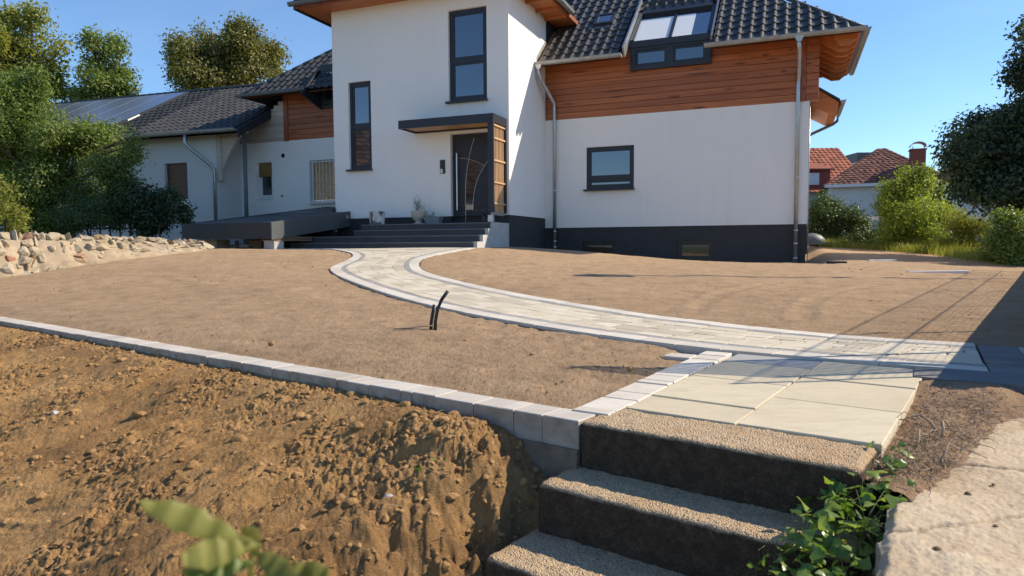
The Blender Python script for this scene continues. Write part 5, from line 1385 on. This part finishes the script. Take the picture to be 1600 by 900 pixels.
tree('meadow_bush', 'pale feathery bush beside the bright shrub', 'bush', pxz(1505, 400, 20)[:2]+(-.4,),
     [lob(x, y, 20+rv.uniform(-.5, .5), rx, rz2) for x, y, rx, rz2 in ((1495, 352, 20, 22), (1515, 360, 20, 26), (1500, 380, 32, 20), (1535, 372, 18, 26))], 1500, 7, .085, L_yellow, 34, .03, None, .15, 1.9, .09, .3, False, -.5, .28)
tree('ivy_bush', 'dark ivy bush at the right picture edge', 'bush', pxz(1575, 412, 15.5)[:2]+(-.5,),
     [lob(x, y, 15.5+rv.uniform(-.4, .4), rx, rz2) for x, y, rx, rz2 in ((1580, 350, 28, 22), (1565, 380, 28, 22), (1600, 375, 34, 40), (1555, 398, 16, 14), (1590, 400, 30, 16), (1640, 370, 40, 44))], 2600, 7, .07, L_mid, 35, .03, None, .1, 2.2, .07, .5, False)
D = 17.5
tree('broad_tree', 'big dark broadleaf tree reaching in from the right picture edge', 'tree', (14.8, D, -.6),
     [lob(x, y, D+rv.uniform(-1, 1), rx, rz2) for x, y, rx, rz2 in ((1604, 110, 30, 30), (1578, 180, 38, 30), (1535, 220, 32, 24), (1500, 245, 24, 20), (1590, 240, 60, 50), (1540, 265, 46, 36), (1515, 290, 34, 22), (1600, 310, 50, 26), (1672, 60, 46, 52), (1705, 160, 80, 90), (1660, 270, 70, 60), (1606, 75, 12, 14), (1740, 60, 80, 80), (1548, 305, 24, 18), (1605, 45, 10, 12), (1570, 235, 70, 60))], 11500, 7, .12, L_blue, 36, .3, None, .12, 1.1, .15, .5)
# tall grass strip along the far edge of the garden
r = np.random.default_rng(50); n = 5200
t = r.random(n); gx = np.interp(t, [0, .35, .7, 1], [9.9, 11.7, 11.9, 10.9])+r.normal(size=n)*.25+.25; gy = np.interp(t, [0, .35, .7, 1], [23.4, 21.2, 18.7, 15.6])+r.normal(size=n)*.2+.35
P = np.stack([gx, gy, tz(gx, gy)], 1); h = r.uniform(.08, .42, n)*(.5+fbm(gx*.8, gy*.8, 2)*.6+.35); d = r.normal(size=(n, 3))*.25; d[:, 2] = 1
sd = r.normal(size=(n, 3)); sd[:, 2] = 0; sd /= np.linalg.norm(sd, axis=1, keepdims=True)
V = np.stack([P-sd*.008, P+sd*.008, P+d*h[:, None]], 1).reshape(-1, 3); F = np.arange(3*n).reshape(n, 3)
o = link('tall_grass', np_mesh('tall_grass', V, F), L_yellow); tag(o, 'tall dry grass along the far edge of the garden', 'grass', kind='stuff')

# ------------------------------------------------------------------ old concrete wall crown in the right foreground
X, Y, F = polar(20, 62, 520, 1.0, 4.6, 420)
e, g = kfr(X, Y)
eb = old_edge(g)+.022*fbm(X*9, Y*9, 3)
Z = -.735+.012*fbm(X*2.5, Y*2.5, 4)+.004*fbm(X*14, Y*14, 3)+.0025*fbm(X*60, Y*60, 2)
c1 = np.array([.93, 1.72]); c2 = np.array([1.62, 1.88])     # a crack across the crown
cd_ = (c2-c1)/np.linalg.norm(c2-c1); dist = np.abs((X-c1[0])*-cd_[1]+(Y-c1[1])*cd_[0]+.02*fbm(X*12, Y*12, 3)); Z -= .022*np.exp(-(dist/.008)**2)
c1 = np.array([1.42, 2.3]); cd2 = np.array([.88, -.47]); dist = np.abs((X-c1[0])*-cd2[1]+(Y-c1[1])*cd2[0]+.03*fbm(X*10+4, Y*10, 3)); Z -= .02*np.exp(-(dist/.008)**2)*(X > 1.4)
inn = e-eb
Z -= .02*sstep(.03, .0, inn)
Z = np.where(inn < 0, np.where(g > -.03, -1.55, Z-.10), Z)
keep = (inn[F] > -.012).any(1) & (g[F] > -2.0).all(1) & (g[F] < 1.6).all(1)
V, F = compact(np.stack([X, Y, Z], 1), F[keep])
o = empty('old_concrete_wall', (1.4, 1.9, -1.6), 0, 'worn sandy concrete wall crown with cracks in the right foreground', 'wall')
link('crown', np_mesh('crown', V-np.array([1.4, 1.9, -1.6]), F, True), M_oldconc, o)
for i, (px_, py_, s) in enumerate(((1.02, 1.62, .012), (1.25, 1.75, .009), (1.33, 1.98, .013), (1.46, 2.06, .008), (1.5, 2.42, .016), (1.58, 2.5, .012))):
    V, F = lumps(np.zeros((1, 3)), np.array([s]), ICO2, 200+i, .15)
    q = empty('pebble', (px_, py_, -.735), 0, ['pale pebble on the concrete crown near the picture bottom', 'tiny grey pebble right of the concrete crack', 'dark pebble in the middle of the concrete crown', 'small chip on the concrete crown near the right edge', 'broken concrete lump beside the dry roots', 'small broken lump at the end of the roots'][i], 'pebble', 'pebbles on the concrete')
    link('chip', np_mesh('chip', V*.75, F, True), M_debris, q)
# dark earth in the gap beside the steps
mb = MB(); mb.add([(*kw(.9, -.3), -.80), (*kw(1.12, -.3), -.80), (*kw(1.12, .1), -.92), (*kw(.9, .1), -.92), (*kw(1.14, 1.2), -1.5), (*kw(.9, 1.2), -1.5)], [(0, 3, 2, 1), (3, 5, 4, 2)]); o = mb.build('gap_earth', M_debris); tag(o, kind='structure')

# dry roots
rr_ = random.Random(9)
def root_tube(mb, p, a, l, r0, lift=.03, seg=6):
    pts = []; z0 = p[2]
    for k in range(7):
        t = k/6; aa = a+.9*math.sin(t*3+p[0]*40)*.5
        pts.append((p[0]+l*t*math.cos(aa), p[1]+l*t*math.sin(aa), z0+lift*math.sin(t*math.pi)*(1+.4*math.sin(7*t+p[1]*30))))
    mb.tube(pts, [r0*(1-.6*k/6) for k in range(7)], seg)
mb = MB()
for i in range(380):
    g1 = rr_.uniform(-1.35, -.12); lo, hi = 1.0, float(old_edge(np.array(g1)))+.10; e1 = rr_.uniform(lo+.02, hi)
    p = kw(e1, g1); root_tube(mb, (p[0], p[1], -.702+rr_.uniform(0, .018)), rr_.uniform(0, 6.28), rr_.uniform(.02, .11), rr_.uniform(.0006, .0022), rr_.uniform(.002, .016), 5)
o = mb.build('root_tangle', M_root, smooth=True); tag(o, 'tangle of thin dry roots beside the slabs', 'roots', kind='stuff')
for (e1, g1, a, l, r0, lab) in ((1.10, -.72, 1.9, .18, .0048, 'thick pale root bent upwards beside the slabs'), (1.12, -.62, .6, .13, .005, 'short forked pale root near the concrete crown'), (1.06, -.42, .45, .2, .004, 'long pale root lying toward the ivy'), (1.14, -.30, .2, .2, .0034, 'thin long root at the near end of the tangle')):
    p = kw(e1, g1); o = empty('dry_root', (p[0], p[1], -.697), 0, lab, 'root', 'thick dry roots'); mb = MB(); root_tube(mb, (0, 0, 0), a, l, r0, .05, 7); root_tube(mb, (l*.4*math.cos(a), l*.4*math.sin(a), .03), a+.7, l*.5, r0*.6, .03, 6)
    mb.build('root', M_root, o, smooth=True)
r = np.random.default_rng(90); n = 900; gl_ = r.uniform(-1.5, -.1, n); el_ = .97+r.random(n)**1.2*(old_edge(gl_)-.90)
P = np.stack([KO[0]+KE[0]*el_+KG[0]*gl_, KO[1]+KE[1]*el_+KG[1]*gl_, np.full(n, -.702)+r.random(n)*.014+.048*sstep(-1.1, -1.6, gl_)], 1)
V, F = leaves(P, .014, r, np.tile(np.array([[0, 0, 1.0]]), (n, 1)), 0, .5)
o = link('leaf_litter', np_mesh('leaf_litter', V, F), simple('dry litter', (.26, .17, .10), .9, var=.45, scale=60)); tag(o, 'dry brown leaf litter between the slabs and the old concrete', 'litter', kind='stuff')

# ivy
def leaf_shape(n_lobes=5):
    pts = [(0, 0), (.30, -.10), (.52, .12), (.44, .40), (.20, .78), (0, 1.08), (-.20, .78), (-.44, .40), (-.52, .12), (-.30, -.10)]
    vs = [(x, y, -.10*abs(x)*1.6-.12*y*y) for x, y in pts]+[(0, .35, .02), (0, .72, -.04)]
    fs = [(0, 1, 2, 10), (10, 2, 3), (10, 3, 4, 11), (11, 4, 5), (11, 5, 6), (10, 11, 6, 7), (10, 7, 8), (0, 10, 8, 9)]
    return vs, fs
lv, lf = leaf_shape(); ivm = []
for k in range(4):
    r = np.random.default_rng(k+80); vs = [(x*(1+.15*r.normal())*.95, y*(1+.06*r.normal()), z+.06*r.normal()) for x, y, z in lv]
    me = MB().add(vs, lf).mesh('leaf', True); me.materials.append(L_ivy); ivm.append(me)
ivo = kw(1.0, .05); ivy = empty('ivy_plant', (ivo[0], ivo[1], -.8), 0, 'green ivy growing out of the gap beside the old steps', 'ivy')
mb = MB(); ri = random.Random(12)
cl = [(1.03, -.24, -.70, .045, 26), (1.0, -.08, -.72, .05, 34), (.985, .06, -.75, .055, 44), (.97, .17, -.80, .065, 56), (.90, .25, -.86, .065, 48), (.83, .30, -.91, .055, 34), (1.0, .32, -.86, .07, 44), (.94, .42, -.97, .08, 42), (1.03, .18, -.77, .05, 24)]
tot = 0
for (e1, g1, zc, sp, n) in cl:
    for k in range(n):
        ee, gg, zz = e1+ri.gauss(0, sp), g1+ri.gauss(0, sp), zc+ri.gauss(0, sp*.55)+.015
        p = kw(ee, gg); s_ = ri.choice([.022, .03, .034, .040, .046])
        if ee < .76: continue
        if zc > -.73: s_ *= .75
        o = link('leaf', ivm[tot % 4], None, ivy, (p[0]-ivo[0], p[1]-ivo[1], zz+.8), (ri.gauss(-.15, .55), ri.gauss(0, .5), ri.uniform(0, 6.28)), (s_, s_, s_)); tot += 1
        if tot >= 298: break
    st = kw(e1, g1); mb.tube([(ivo[0]*0+kw(1.03, .1)[0]-ivo[0], kw(1.03, .1)[1]-ivo[1], -.1), ((st[0]-ivo[0])*.6, (st[1]-ivo[1])*.6, (zc+.8)*.6+.0), (st[0]-ivo[0]+ri.gauss(0, .03), st[1]-ivo[1]+ri.gauss(0, .03), zc+.8+.04)], [.003, .0025, .0015], 5)
for k in range(60):
    c = ri.choice(cl); p = kw(c[0]+ri.gauss(0, c[3]), c[1]+ri.gauss(0, c[3])); z = c[2]+.8
    mb.tube([(p[0]-ivo[0], p[1]-ivo[1], z-.08), (p[0]-ivo[0]+ri.gauss(0, .02), p[1]-ivo[1]+ri.gauss(0, .02), z+.0), (p[0]-ivo[0]+ri.gauss(0, .03), p[1]-ivo[1]+ri.gauss(0, .03), z+ri.uniform(.0, .07))], [.0014, .001, .0006], 4)
mb.build('stems', simple('ivy stems', (.12, .13, .05), .7), ivy, smooth=True)['kind'] = 'stuff'
# small weed on the bank
wp = kw(-.33, .42); wz = float(bank_full(np.array([wp[0]]), np.array([wp[1]]))[0]); weed = empty('weed', (wp[0], wp[1], wz), 0, 'small green weed growing on the bank beside the steps', 'weed')
MB().tube([(0, 0, -.01), (.01, 0, .05), (.0, .01, .11), (.015, .01, .15)], [.0015, .0013, .001, .0006], 5).tube([(0, 0, .0), (-.04, -.01, .03), (-.07, -.01, .035)], [.0012, .001, .0007], 5).build('stem', M_root, weed)
for k, (x, y, z, s_) in enumerate(((-.075, -.01, .035, .03), (-.05, -.015, .03, .024), (.0, .0, .10, .016), (.012, .01, .145, .014), (.02, .0, .06, .014), (-.02, .01, .055, .013))):
    link('leaf', ivm[k % 4], None, weed, (x, y, z), (.3*k-.6, .2, 1.3*k), (s_, s_, s_))

# ------------------------------------------------------------------ blurred leaf close to the lens
tw = empty('leafy_twig', (-.215, .45, -.30), 0, 'out of focus twig with yellowing green leaves at the bottom edge', 'twig')
def leaflet(L_, Wd, bend, seed):
    r = np.random.default_rng(seed); n = 14; vs = []; fs = []
    for i in range(n+1):
        t = i/n; w = Wd*math.sin(math.pi*min(1, t**1.35*.98+.01))**.85*(1+.08*math.sin(i*2.9)); z = -bend*t*t+.004*math.sin(i*1.9)
        vs += [(-w, t*L_, z-.12*w), (-w*.5, t*L_, z+.06*w), (0, t*L_, z-.03*w), (w*.5, t*L_, z+.06*w), (w, t*L_, z-.12*w)]
    for i in range(n):
        for k in range(4): fs.append((i*5+k, i*5+k+1, (i+1)*5+k+1, (i+1)*5+k))
    return MB().add(vs, fs)
def lpos(px, py, D): p = pxz(px, py, D); return Vector((p[0]+.215, p[1]-.45, p[2]+.30))
def put_leaf(a, b, Wd, mat, seed, bend=.008, roll=0.0):
    d = b-a; L_ = d.length; o = leaflet(L_, Wd, bend, seed).build('leaflet', mat, tw, smooth=True)
    q = d.to_track_quat('Y', 'Z'); o.rotation_euler = (q @ Matrix.Rotation(roll, 3, 'Y').to_quaternion()).to_euler(); o.location = a
put_leaf(lpos(400, 850, .45), lpos(218, 782, .43), .0088, L_near, 1, .004, -1.0)
put_leaf(lpos(402, 852, .45), lpos(286, 872, .41), .0095, L_near, 2, .005, -1.1)
put_leaf(lpos(398, 880, .44), lpos(285, 892, .42), .0095, L_mid, 3, .004, -.9)
put_leaf(lpos(395, 860, .45), lpos(455, 905, .42), .0075, L_near, 4, .006, .9)
put_leaf(lpos(400, 905, .45), lpos(515, 891, .44), .0080, L_near, 5, .004, 1.0)
put_leaf(lpos(405, 866, .46), lpos(378, 822, .47), .0075, L_near, 6, .003, -.8)
MB().tube([lpos(396, 852, .45), lpos(392, 890, .45), lpos(388, 960, .45)], [.0012, .0015, .002], 6).build('stalk', L_yellow, tw)

# ------------------------------------------------------------------ small things around the entrance and on the soil
def hpos(u, v, z): p = hw(u, v); return (p[0], p[1], z)
urn = empty('urn_planter', hpos(-2.16, -.34, .50), HA, 'pale stoneware urn with a dry little conifer on the landing', 'planter')
MB().lathe([(.0, 0), (.125, 0), (.13, .02), (.075, .045), (.07, .07), (.12, .1), (.17, .19), (.185, .28), (.19, .31), (.175, .315), (.165, .29), (0, .28)], seg=24).build('urn', M_terracotta, urn, smooth=True)
r = np.random.default_rng(60); P = r.normal(size=(420, 3))*np.array([.05, .05, .10])+np.array([-.03, 0, .42]); V, F = leaves(P, .035, r, None, -.2, .35)
link('foliage', np_mesh('foliage', V, F), L_dark, urn)
P = r.normal(size=(160, 3))*np.array([.05, .05, .07])+np.array([.10, 0, .38]); V, F = leaves(P, .03, r, None, -.2, .25); link('dry_foliage', np_mesh('dry_foliage', V, F), M_drygrass, urn)
tg = empty('trough_planter', hpos(-1.74, -.40, .50), HA, 'blue grey plastic trough with small plants next to the door', 'planter')
MB().add([(-.16, -.08, 0), (.16, -.08, 0), (.16, .08, 0), (-.16, .08, 0), (-.21, -.11, .16), (.21, -.11, .16), (.21, .11, .16), (-.21, .11, .16), (-.19, -.09, .16), (.19, -.09, .16), (.19, .09, .16), (-.19, .09, .16), (-.18, -.085, .13), (.18, -.085, .13), (.18, .085, .13), (-.18, .085, .13)],
         [(0, 3, 2, 1), (0, 1, 5, 4), (1, 2, 6, 5), (2, 3, 7, 6), (3, 0, 4, 7), (4, 5, 9, 8), (5, 6, 10, 9), (6, 7, 11, 10), (7, 4, 8, 11), (8, 9, 13, 12), (9, 10, 14, 13), (10, 11, 15, 14), (11, 8, 12, 15), (12, 13, 14, 15)]).build('trough', M_bluepot, tg)
P = np.vstack([r.normal(size=(90, 3))*np.array([.06, .04, .02])+np.array([-.11, 0, .17]), r.normal(size=(60, 3))*np.array([.012, .012, .05])+np.array([.0, 0, .22])]); V, F = leaves(P, .03, r, None, -.4, .4); link('plants', np_mesh('plants', V, F), L_mid, tg)
lg = empty('birch_log', hpos(-3.17, -.55, .50), HA, 'short birch log section standing on the landing', 'log')
MB().lathe([(0, 0), (.175, 0), (.18, .02), (.178, .15), (.182, .30), (.17, .315), (0, .315)], seg=22).build('log', M_birch, lg, smooth=False)
fg = empty('garden_ornament', hpos(-.34, -.62, .50), HA, 'small dark ornament with twigs beside the canopy post', 'ornament')
MB().lathe([(0, 0), (.06, 0), (.07, .03), (.05, .09), (.06, .14), (.03, .18), (0, .19)], seg=14).build('pot', M_plastic, fg, smooth=True)
mb = MB()
for k in range(7): a = k*.9; mb.tube([(0, 0, .15), (.05*math.cos(a), .05*math.sin(a), .2), (.10*math.cos(a), .10*math.sin(a), .17+.03*(k % 3))], [.006, .005, .003], 5)
mb.build('twigs', M_slate, fg)
cn = empty('cable_conduits', (-.58, 5.16, float(tz(-.58, 5.16))), 0, 'two black plastic conduits sticking out of the soil', 'conduit')
MB().tube([(0, 0, -.05), (.004, 0, .06), (.022, .0, .15), (.052, .0, .22), (.10, .0, .285)], .0135, 10).build('tall_conduit', M_plastic, cn, smooth=True)
MB().tube([(-.034, .03, -.05), (-.032, .03, .04), (-.022, .03, .10), (-.004, .03, .18)], .0135, 10).build('short_conduit', M_plastic, cn, smooth=True)
MB().tube([(-.30, -.02, .006), (-.2, -.03, .012), (-.1, -.01, .02), (-.02, .02, .025)], .0035, 6).build('wire', M_root, cn, smooth=True)
for (x0_, y0_, x1_, y1_, w_, lab, mt) in ((7.94, 15.4, 8.66, 15.58, .05, 'short white lath lying far back on the right lawn', M_whiteplastic), (6.61, 11.54, 7.68, 11.64, .07, 'long white lath lying on the right part of the soil', M_whiteplastic), (6.4, 14.0, 6.75, 14.0, .16, 'small dark plate on the soil near the house corner', M_plastic)):
    z = float(tz((x0_+x1_)/2, (y0_+y1_)/2)); L_ = math.hypot(x1_-x0_, y1_-y0_)
    o = empty('lath' if 'lath' in lab else 'plate', (x0_, y0_, z), math.atan2(y1_-y0_, x1_-x0_), lab, 'lath' if 'lath' in lab else 'plate')
    MB().box(0, L_, -w_/2, w_/2, -.02, .028).build('board', mt, o, bevel=.004)

# ------------------------------------------------------------------ neighbouring buildings
def tile_face(mb, a, b, c, d, w, l, thick=.03):
    """rows of tiles over the quad a b (eave) c d (ridge) as joined geometry"""
    a, b, c, d = [Vector(p) for p in (a, b, c, d)]
    H = ((d-a).length+(c-b).length)/2; nr = max(1, int(H/l)); nrm = (b-a).cross(d-a).normalized()
    for r in range(nr):
        for s_ in (0,):
            t0, t1 = r/nr, (r+1)/nr
            p0, p1 = a+(d-a)*t0, b+(c-b)*t0; q0, q1 = a+(d-a)*t1, b+(c-b)*t1
            n = max(1, int((p1-p0).length/w))
            for k in range(n):
                u0, u1 = k/n, (k+1)/n; um = u0+(u1-u0)*.45
                A_, B_, M_ = p0+(p1-p0)*u0, p0+(p1-p0)*u1, p0+(p1-p0)*um
                C2, D2, N2 = q0+(q1-q0)*u1, q0+(q1-q0)*u0, q0+(q1-q0)*um
                i = len(mb.v)
                mb.v += [tuple(A_+nrm*thick), tuple(M_+nrm*(thick*2.4)), tuple(B_+nrm*thick), tuple(D2+nrm*.002), tuple(N2+nrm*thick), tuple(C2+nrm*.002), tuple(A_), tuple(B_)]
                mb.f += [(i, i+1, i+4, i+3), (i+1, i+2, i+5, i+4), (i+6, i+7, i+2, i+1, i)]
def hip_house(name, label, x0, x1, y0, y1, zb, ze, zr, rx0, rx1, wall, rmat, ov=.35, tile_w=.32):
    o = empty(name, ((x0+x1)/2, (y0+y1)/2, zb), 0, label, 'house'); ox, oy = (x0+x1)/2, (y0+y1)/2
    L_ = lambda x, y, z: (x-ox, y-oy, z-zb)
    MB().box(x0-ox, x1-ox, y0-oy, y1-oy, -.3, ze-zb).build('wall', wall, o)
    ym = (y0+y1)/2; e = [L_(x0-ov, y0-ov, ze), L_(x1+ov, y0-ov, ze), L_(x1+ov, y1+ov, ze), L_(x0-ov, y1+ov, ze)]; r0, r1 = L_(rx0, ym, zr), L_(rx1, ym, zr)
    rf = MB().add(e+[r0, r1], [(0, 1, 5, 4), (1, 2, 5), (2, 3, 4, 5), (3, 0, 4), (0, 3, 2, 1)]).build('roof', rmat, o)
    mb = MB(); tile_face(mb, e[0], e[1], r1, r0, tile_w, .34); tile_face(mb, e[1], e[2], r1, r1, tile_w, .34); tile_face(mb, e[3], e[0], r0, r0, tile_w, .34); q = mb.build('tiles', rmat, rf); q['kind'] = 'stuff'
    MB().box(x0-ov-ox, x1+ov-ox, y0-ov-.08-oy, y0-ov-oy, ze-zb-.16, ze-zb+.02).build('gutter', M_whiteplastic, o)
    return o, L_
h2, L2 = hip_house('hip_roof_house', 'white neighbour house with weathered red hipped roof', 21.2, 27.6, 42, 50, -.6, 3.60, 6.2, 24.2, 24.6, M_whiteold, M_darkred)
h2.rotation_euler = (0, 0, R(-22))
ch = MB().box(25.2-23.9, 26.0-23.9, 43.0-46, 43.8-46, 3.9, 6.25).build('chimney', M_brickred, h2)
MB().box(25.15-23.9, 26.05-23.9, 42.95-46, 43.85-46, 6.25, 6.33).build('chimney_cap', M_brickred, ch)
pts = [(25.6-23.9+.42*math.cos(a), 43.4-46, 6.45+.42*math.sin(a)*.65) for a in np.linspace(0, math.pi, 11)]
mb = MB(); vs = []
for p in pts: vs += [(p[0], p[1]-.4, p[2]), (p[0], p[1]+.4, p[2]), (p[0]*1.0, p[1]+.4, p[2]+.04), (p[0], p[1]-.4, p[2]+.04)]
mb.add(vs, [(i*4+k, (i+1)*4+k, (i+1)*4+(k+1) % 4, i*4+(k+1) % 4) for i in range(10) for k in range(4)]).build('chimney_cowl', M_zincold, ch)
for sx in (-.3, .3): MB().box(25.6-23.9+sx-.02, 25.6-23.9+sx+.02, 43.4-46-.3, 43.4-46-.26, 6.33, 6.5).build('cowl_leg', M_zincold, ch)
# red gabled house behind
o = empty('red_roof_house', (19, 55, -.6), 0, 'neighbour house with bright red tiled gable roof behind the corner', 'house')
MB().box(-6, 6.7, -4, 6, -.3, 4.45).build('wall', M_whiteold, o)
rf = MB().add([(-7, -4.6, 4.3), (7.3, -4.6, 4.3), (7.0, .5, 8.15), (-7, .5, 8.15), (7.3, 6.5, 4.3), (-7, 6.5, 4.3)], [(0, 1, 2, 3), (3, 2, 4, 5), (1, 4, 2)]).build('roof', M_redtile, o)
mb = MB(); tile_face(mb, (-7, -4.6, 4.3), (7.3, -4.6, 4.3), (7.0, .5, 8.15), (-7, .5, 8.15), .36, .36); q = mb.build('tiles', M_redtile, rf); q['kind'] = 'stuff'
dm = MB().box(2.4, 4.2, -4.3, -1.5, 4.6, 6.0).build('dormer', M_redpaint, o)
MB().add([(2.2, -4.6, 5.9), (4.4, -4.6, 5.9), (4.4, -.5, 6.9), (2.2, -.5, 6.9), (2.2, -4.6, 6.0), (4.4, -4.6, 6.0), (4.4, -.5, 7.0), (2.2, -.5, 7.0)], [(0,3,2,1),(4,5,6,7),(0,1,5,4),(1,2,6,5),(2,3,7,6),(3,0,4,7)]).build('dormer_roof', M_redtile, dm)
MB().box(2.6, 3.4, -4.33, -4.29, 4.85, 5.7).build('window', M_whiteplastic, dm)
# dark roof and grey gable further right
o = empty('dark_roof_house', (29.5, 62, -.6), 0, 'far house of which only a flat dark roof shows', 'house')
MB().box(-.2, 2.3, -3, 3, -.3, 7.5).build('wall', M_whiteold, o); MB().box(-.4, 2.5, -3.3, 3.3, 7.5, 8.2).build('roof', M_sheet, o)
o = empty('grey_outbuilding', (28, 38, -.6), 0, 'long pale grey outbuilding behind the broad dark tree', 'building')
MB().box(-4.2, 9, -2, 4, -.3, 3.95).build('wall', M_whiteold, o); MB().add([(-4.5, -2.4, 3.9), (9.4, -2.4, 3.9), (9.4, 1, 5.0), (-2.6, 1, 5.0), (9.4, 4.4, 3.9), (-4.5, 4.4, 3.9)], [(0, 1, 2, 3), (3, 2, 4, 5), (0, 3, 5)]).build('roof', M_darkred, o)
o = empty('garden_shelter', (13.85, 27, -.4), 0, 'small white flat roofed shelter between the shrubs', 'shelter')
MB().box(-.5, .42, -.4, .6, 1.30, 1.42).build('roof', M_whiteplastic, o)
for sx in (-.42, .32): MB().box(sx, sx+.06, -.35, -.29, -.1, 1.30).build('post', M_oldwood, o)
MB().box(-.40, .33, .5, .55, -.1, 1.3).build('back_wall', M_dark, o)
o = empty('covered_heap', (10.15, 23.4, float(tz(10.15, 23.4))), 0, 'grey tarpaulin covered heap beside the house corner', 'cover')
V = ICO3[0].copy(); V = V*np.array([.42, .3, .30])*(1+.06*fbm(V[:, 0]*3, V[:, 1]*3+V[:, 2], 2))[:, None]; V[:, 2] = np.maximum(V[:, 2], -.02); V += np.array([0, 0, .14])
link('tarpaulin', np_mesh('tarpaulin', V, ICO3[1], True), M_greypipe, o); MB().box(-.3, .62, -.36, .3, .06, .13).build('board', M_bluepot, o)

# ------------------------------------------------------------------ things outside the frame that cast shadows into it
FD = np.array([.61, .793]); FP = np.array([3.72, 4.5])
fc = empty('boundary_fence', (FP[0], FP[1], -.66), math.atan2(FD[1], FD[0]), 'wire mesh fence on a low wall along the right boundary', 'fence')
MB().box(-1.55, 11.5, -.14, .0, -.3, .65).build('base_wall', M_conc, fc)
for k in range(7): MB().tube([(-1.2+k*2.05, -.07, .6), (-1.2+k*2.05, -.07, 1.53)], .013, 8).build('post', M_greypipe, fc)
for z in (1.52, 1.08): MB().tube([(-1.2, -.07, z), (11.1, -.07, z)], .005, 6).build('rail', M_greypipe, fc)
mb = MB()
for k in range(250): x = -1.2+k*.0495; mb.tube([(x, -.07, .66), (x, -.07, 1.51)], .0013, 3, False)
for k in range(18): z = .66+k*.049; mb.tube([(-1.2, -.07, z), (11.1, -.07, z)], .0013, 3, False)
q = mb.build('wire_mesh', M_greypipe, fc); q['kind'] = 'stuff'
sc_ = empty('shadow_slats', (3.20, 4.14, -.66), math.atan2(-.34, .94), 'unseen slatted screen added to cast stripes on the slabs', 'screen')  # unseen slats, added only for the shadow stripes on the yellow slabs
for k in range(13): MB().tube([(0, 0, 1.28+k*.076), (1.05, 0, 1.28+k*.076)], .0145, 6).build('slat', M_greypipe, sc_)
MB().tube([(0, 0, -.1), (0, 0, 2.2)], .018, 8).build('post', M_greypipe, sc_); MB().tube([(1.05, 0, -.1), (1.05, 0, 2.2)], .018, 8).build('post', M_greypipe, sc_); MB().tube([(0, 0, 1.22), (1.05, 0, 1.22)], .022, 8).build('rail', M_greypipe, sc_)
lp = empty('street_lamp', (9.0, 10.62, -.6), 0, 'curved arm street lamp beyond the right boundary', 'street lamp')
MB().tube([(0, 0, 0), (0, 0, 4.6), (-.15, .0, 5.15), (-.5, 0, 5.5), (-.85, -.0, 5.55), (-1.0, -.12, 5.52)], [.06, .045, .04, .035, .03, .03], 10).build('post', M_zincold, lp, smooth=True)
MB().box(-1.15, -.45, -.32, -.08, 5.40, 5.52).build('lamp_head', M_zincold, lp)
# house across the street, mirrored in the windows
o = empty('opposite_house', (-23, 3, -1.7), R(20), 'house with red brown tiled roof mirrored in the tower windows', 'house')
MB().box(-5, 5, -6, 6, 0, 4.6).build('wall', M_whiteold, o)
rf = MB().add([(5.6, -6.5, 4.4), (5.6, 6.5, 4.4), (0, 6.5, 8.6), (0, -6.5, 8.6), (-5.6, -6.5, 4.4), (-5.6, 6.5, 4.4)], [(0, 1, 2, 3), (3, 2, 5, 4)]).build('roof', M_browntile, o)
mb = MB(); tile_face(mb, (5.6, -6.5, 4.4), (5.6, 6.5, 4.4), (0, 6.5, 8.6), (0, -6.5, 8.6), .4, .45, .05); q = mb.build('tiles', M_browntile, rf); q['kind'] = 'stuff'
for y in (-4, -1.5, 1.5, 4): MB().box(5.0, 5.04, y-.5, y+.5, 1.6, 3.2).build('window', M_glass, o)
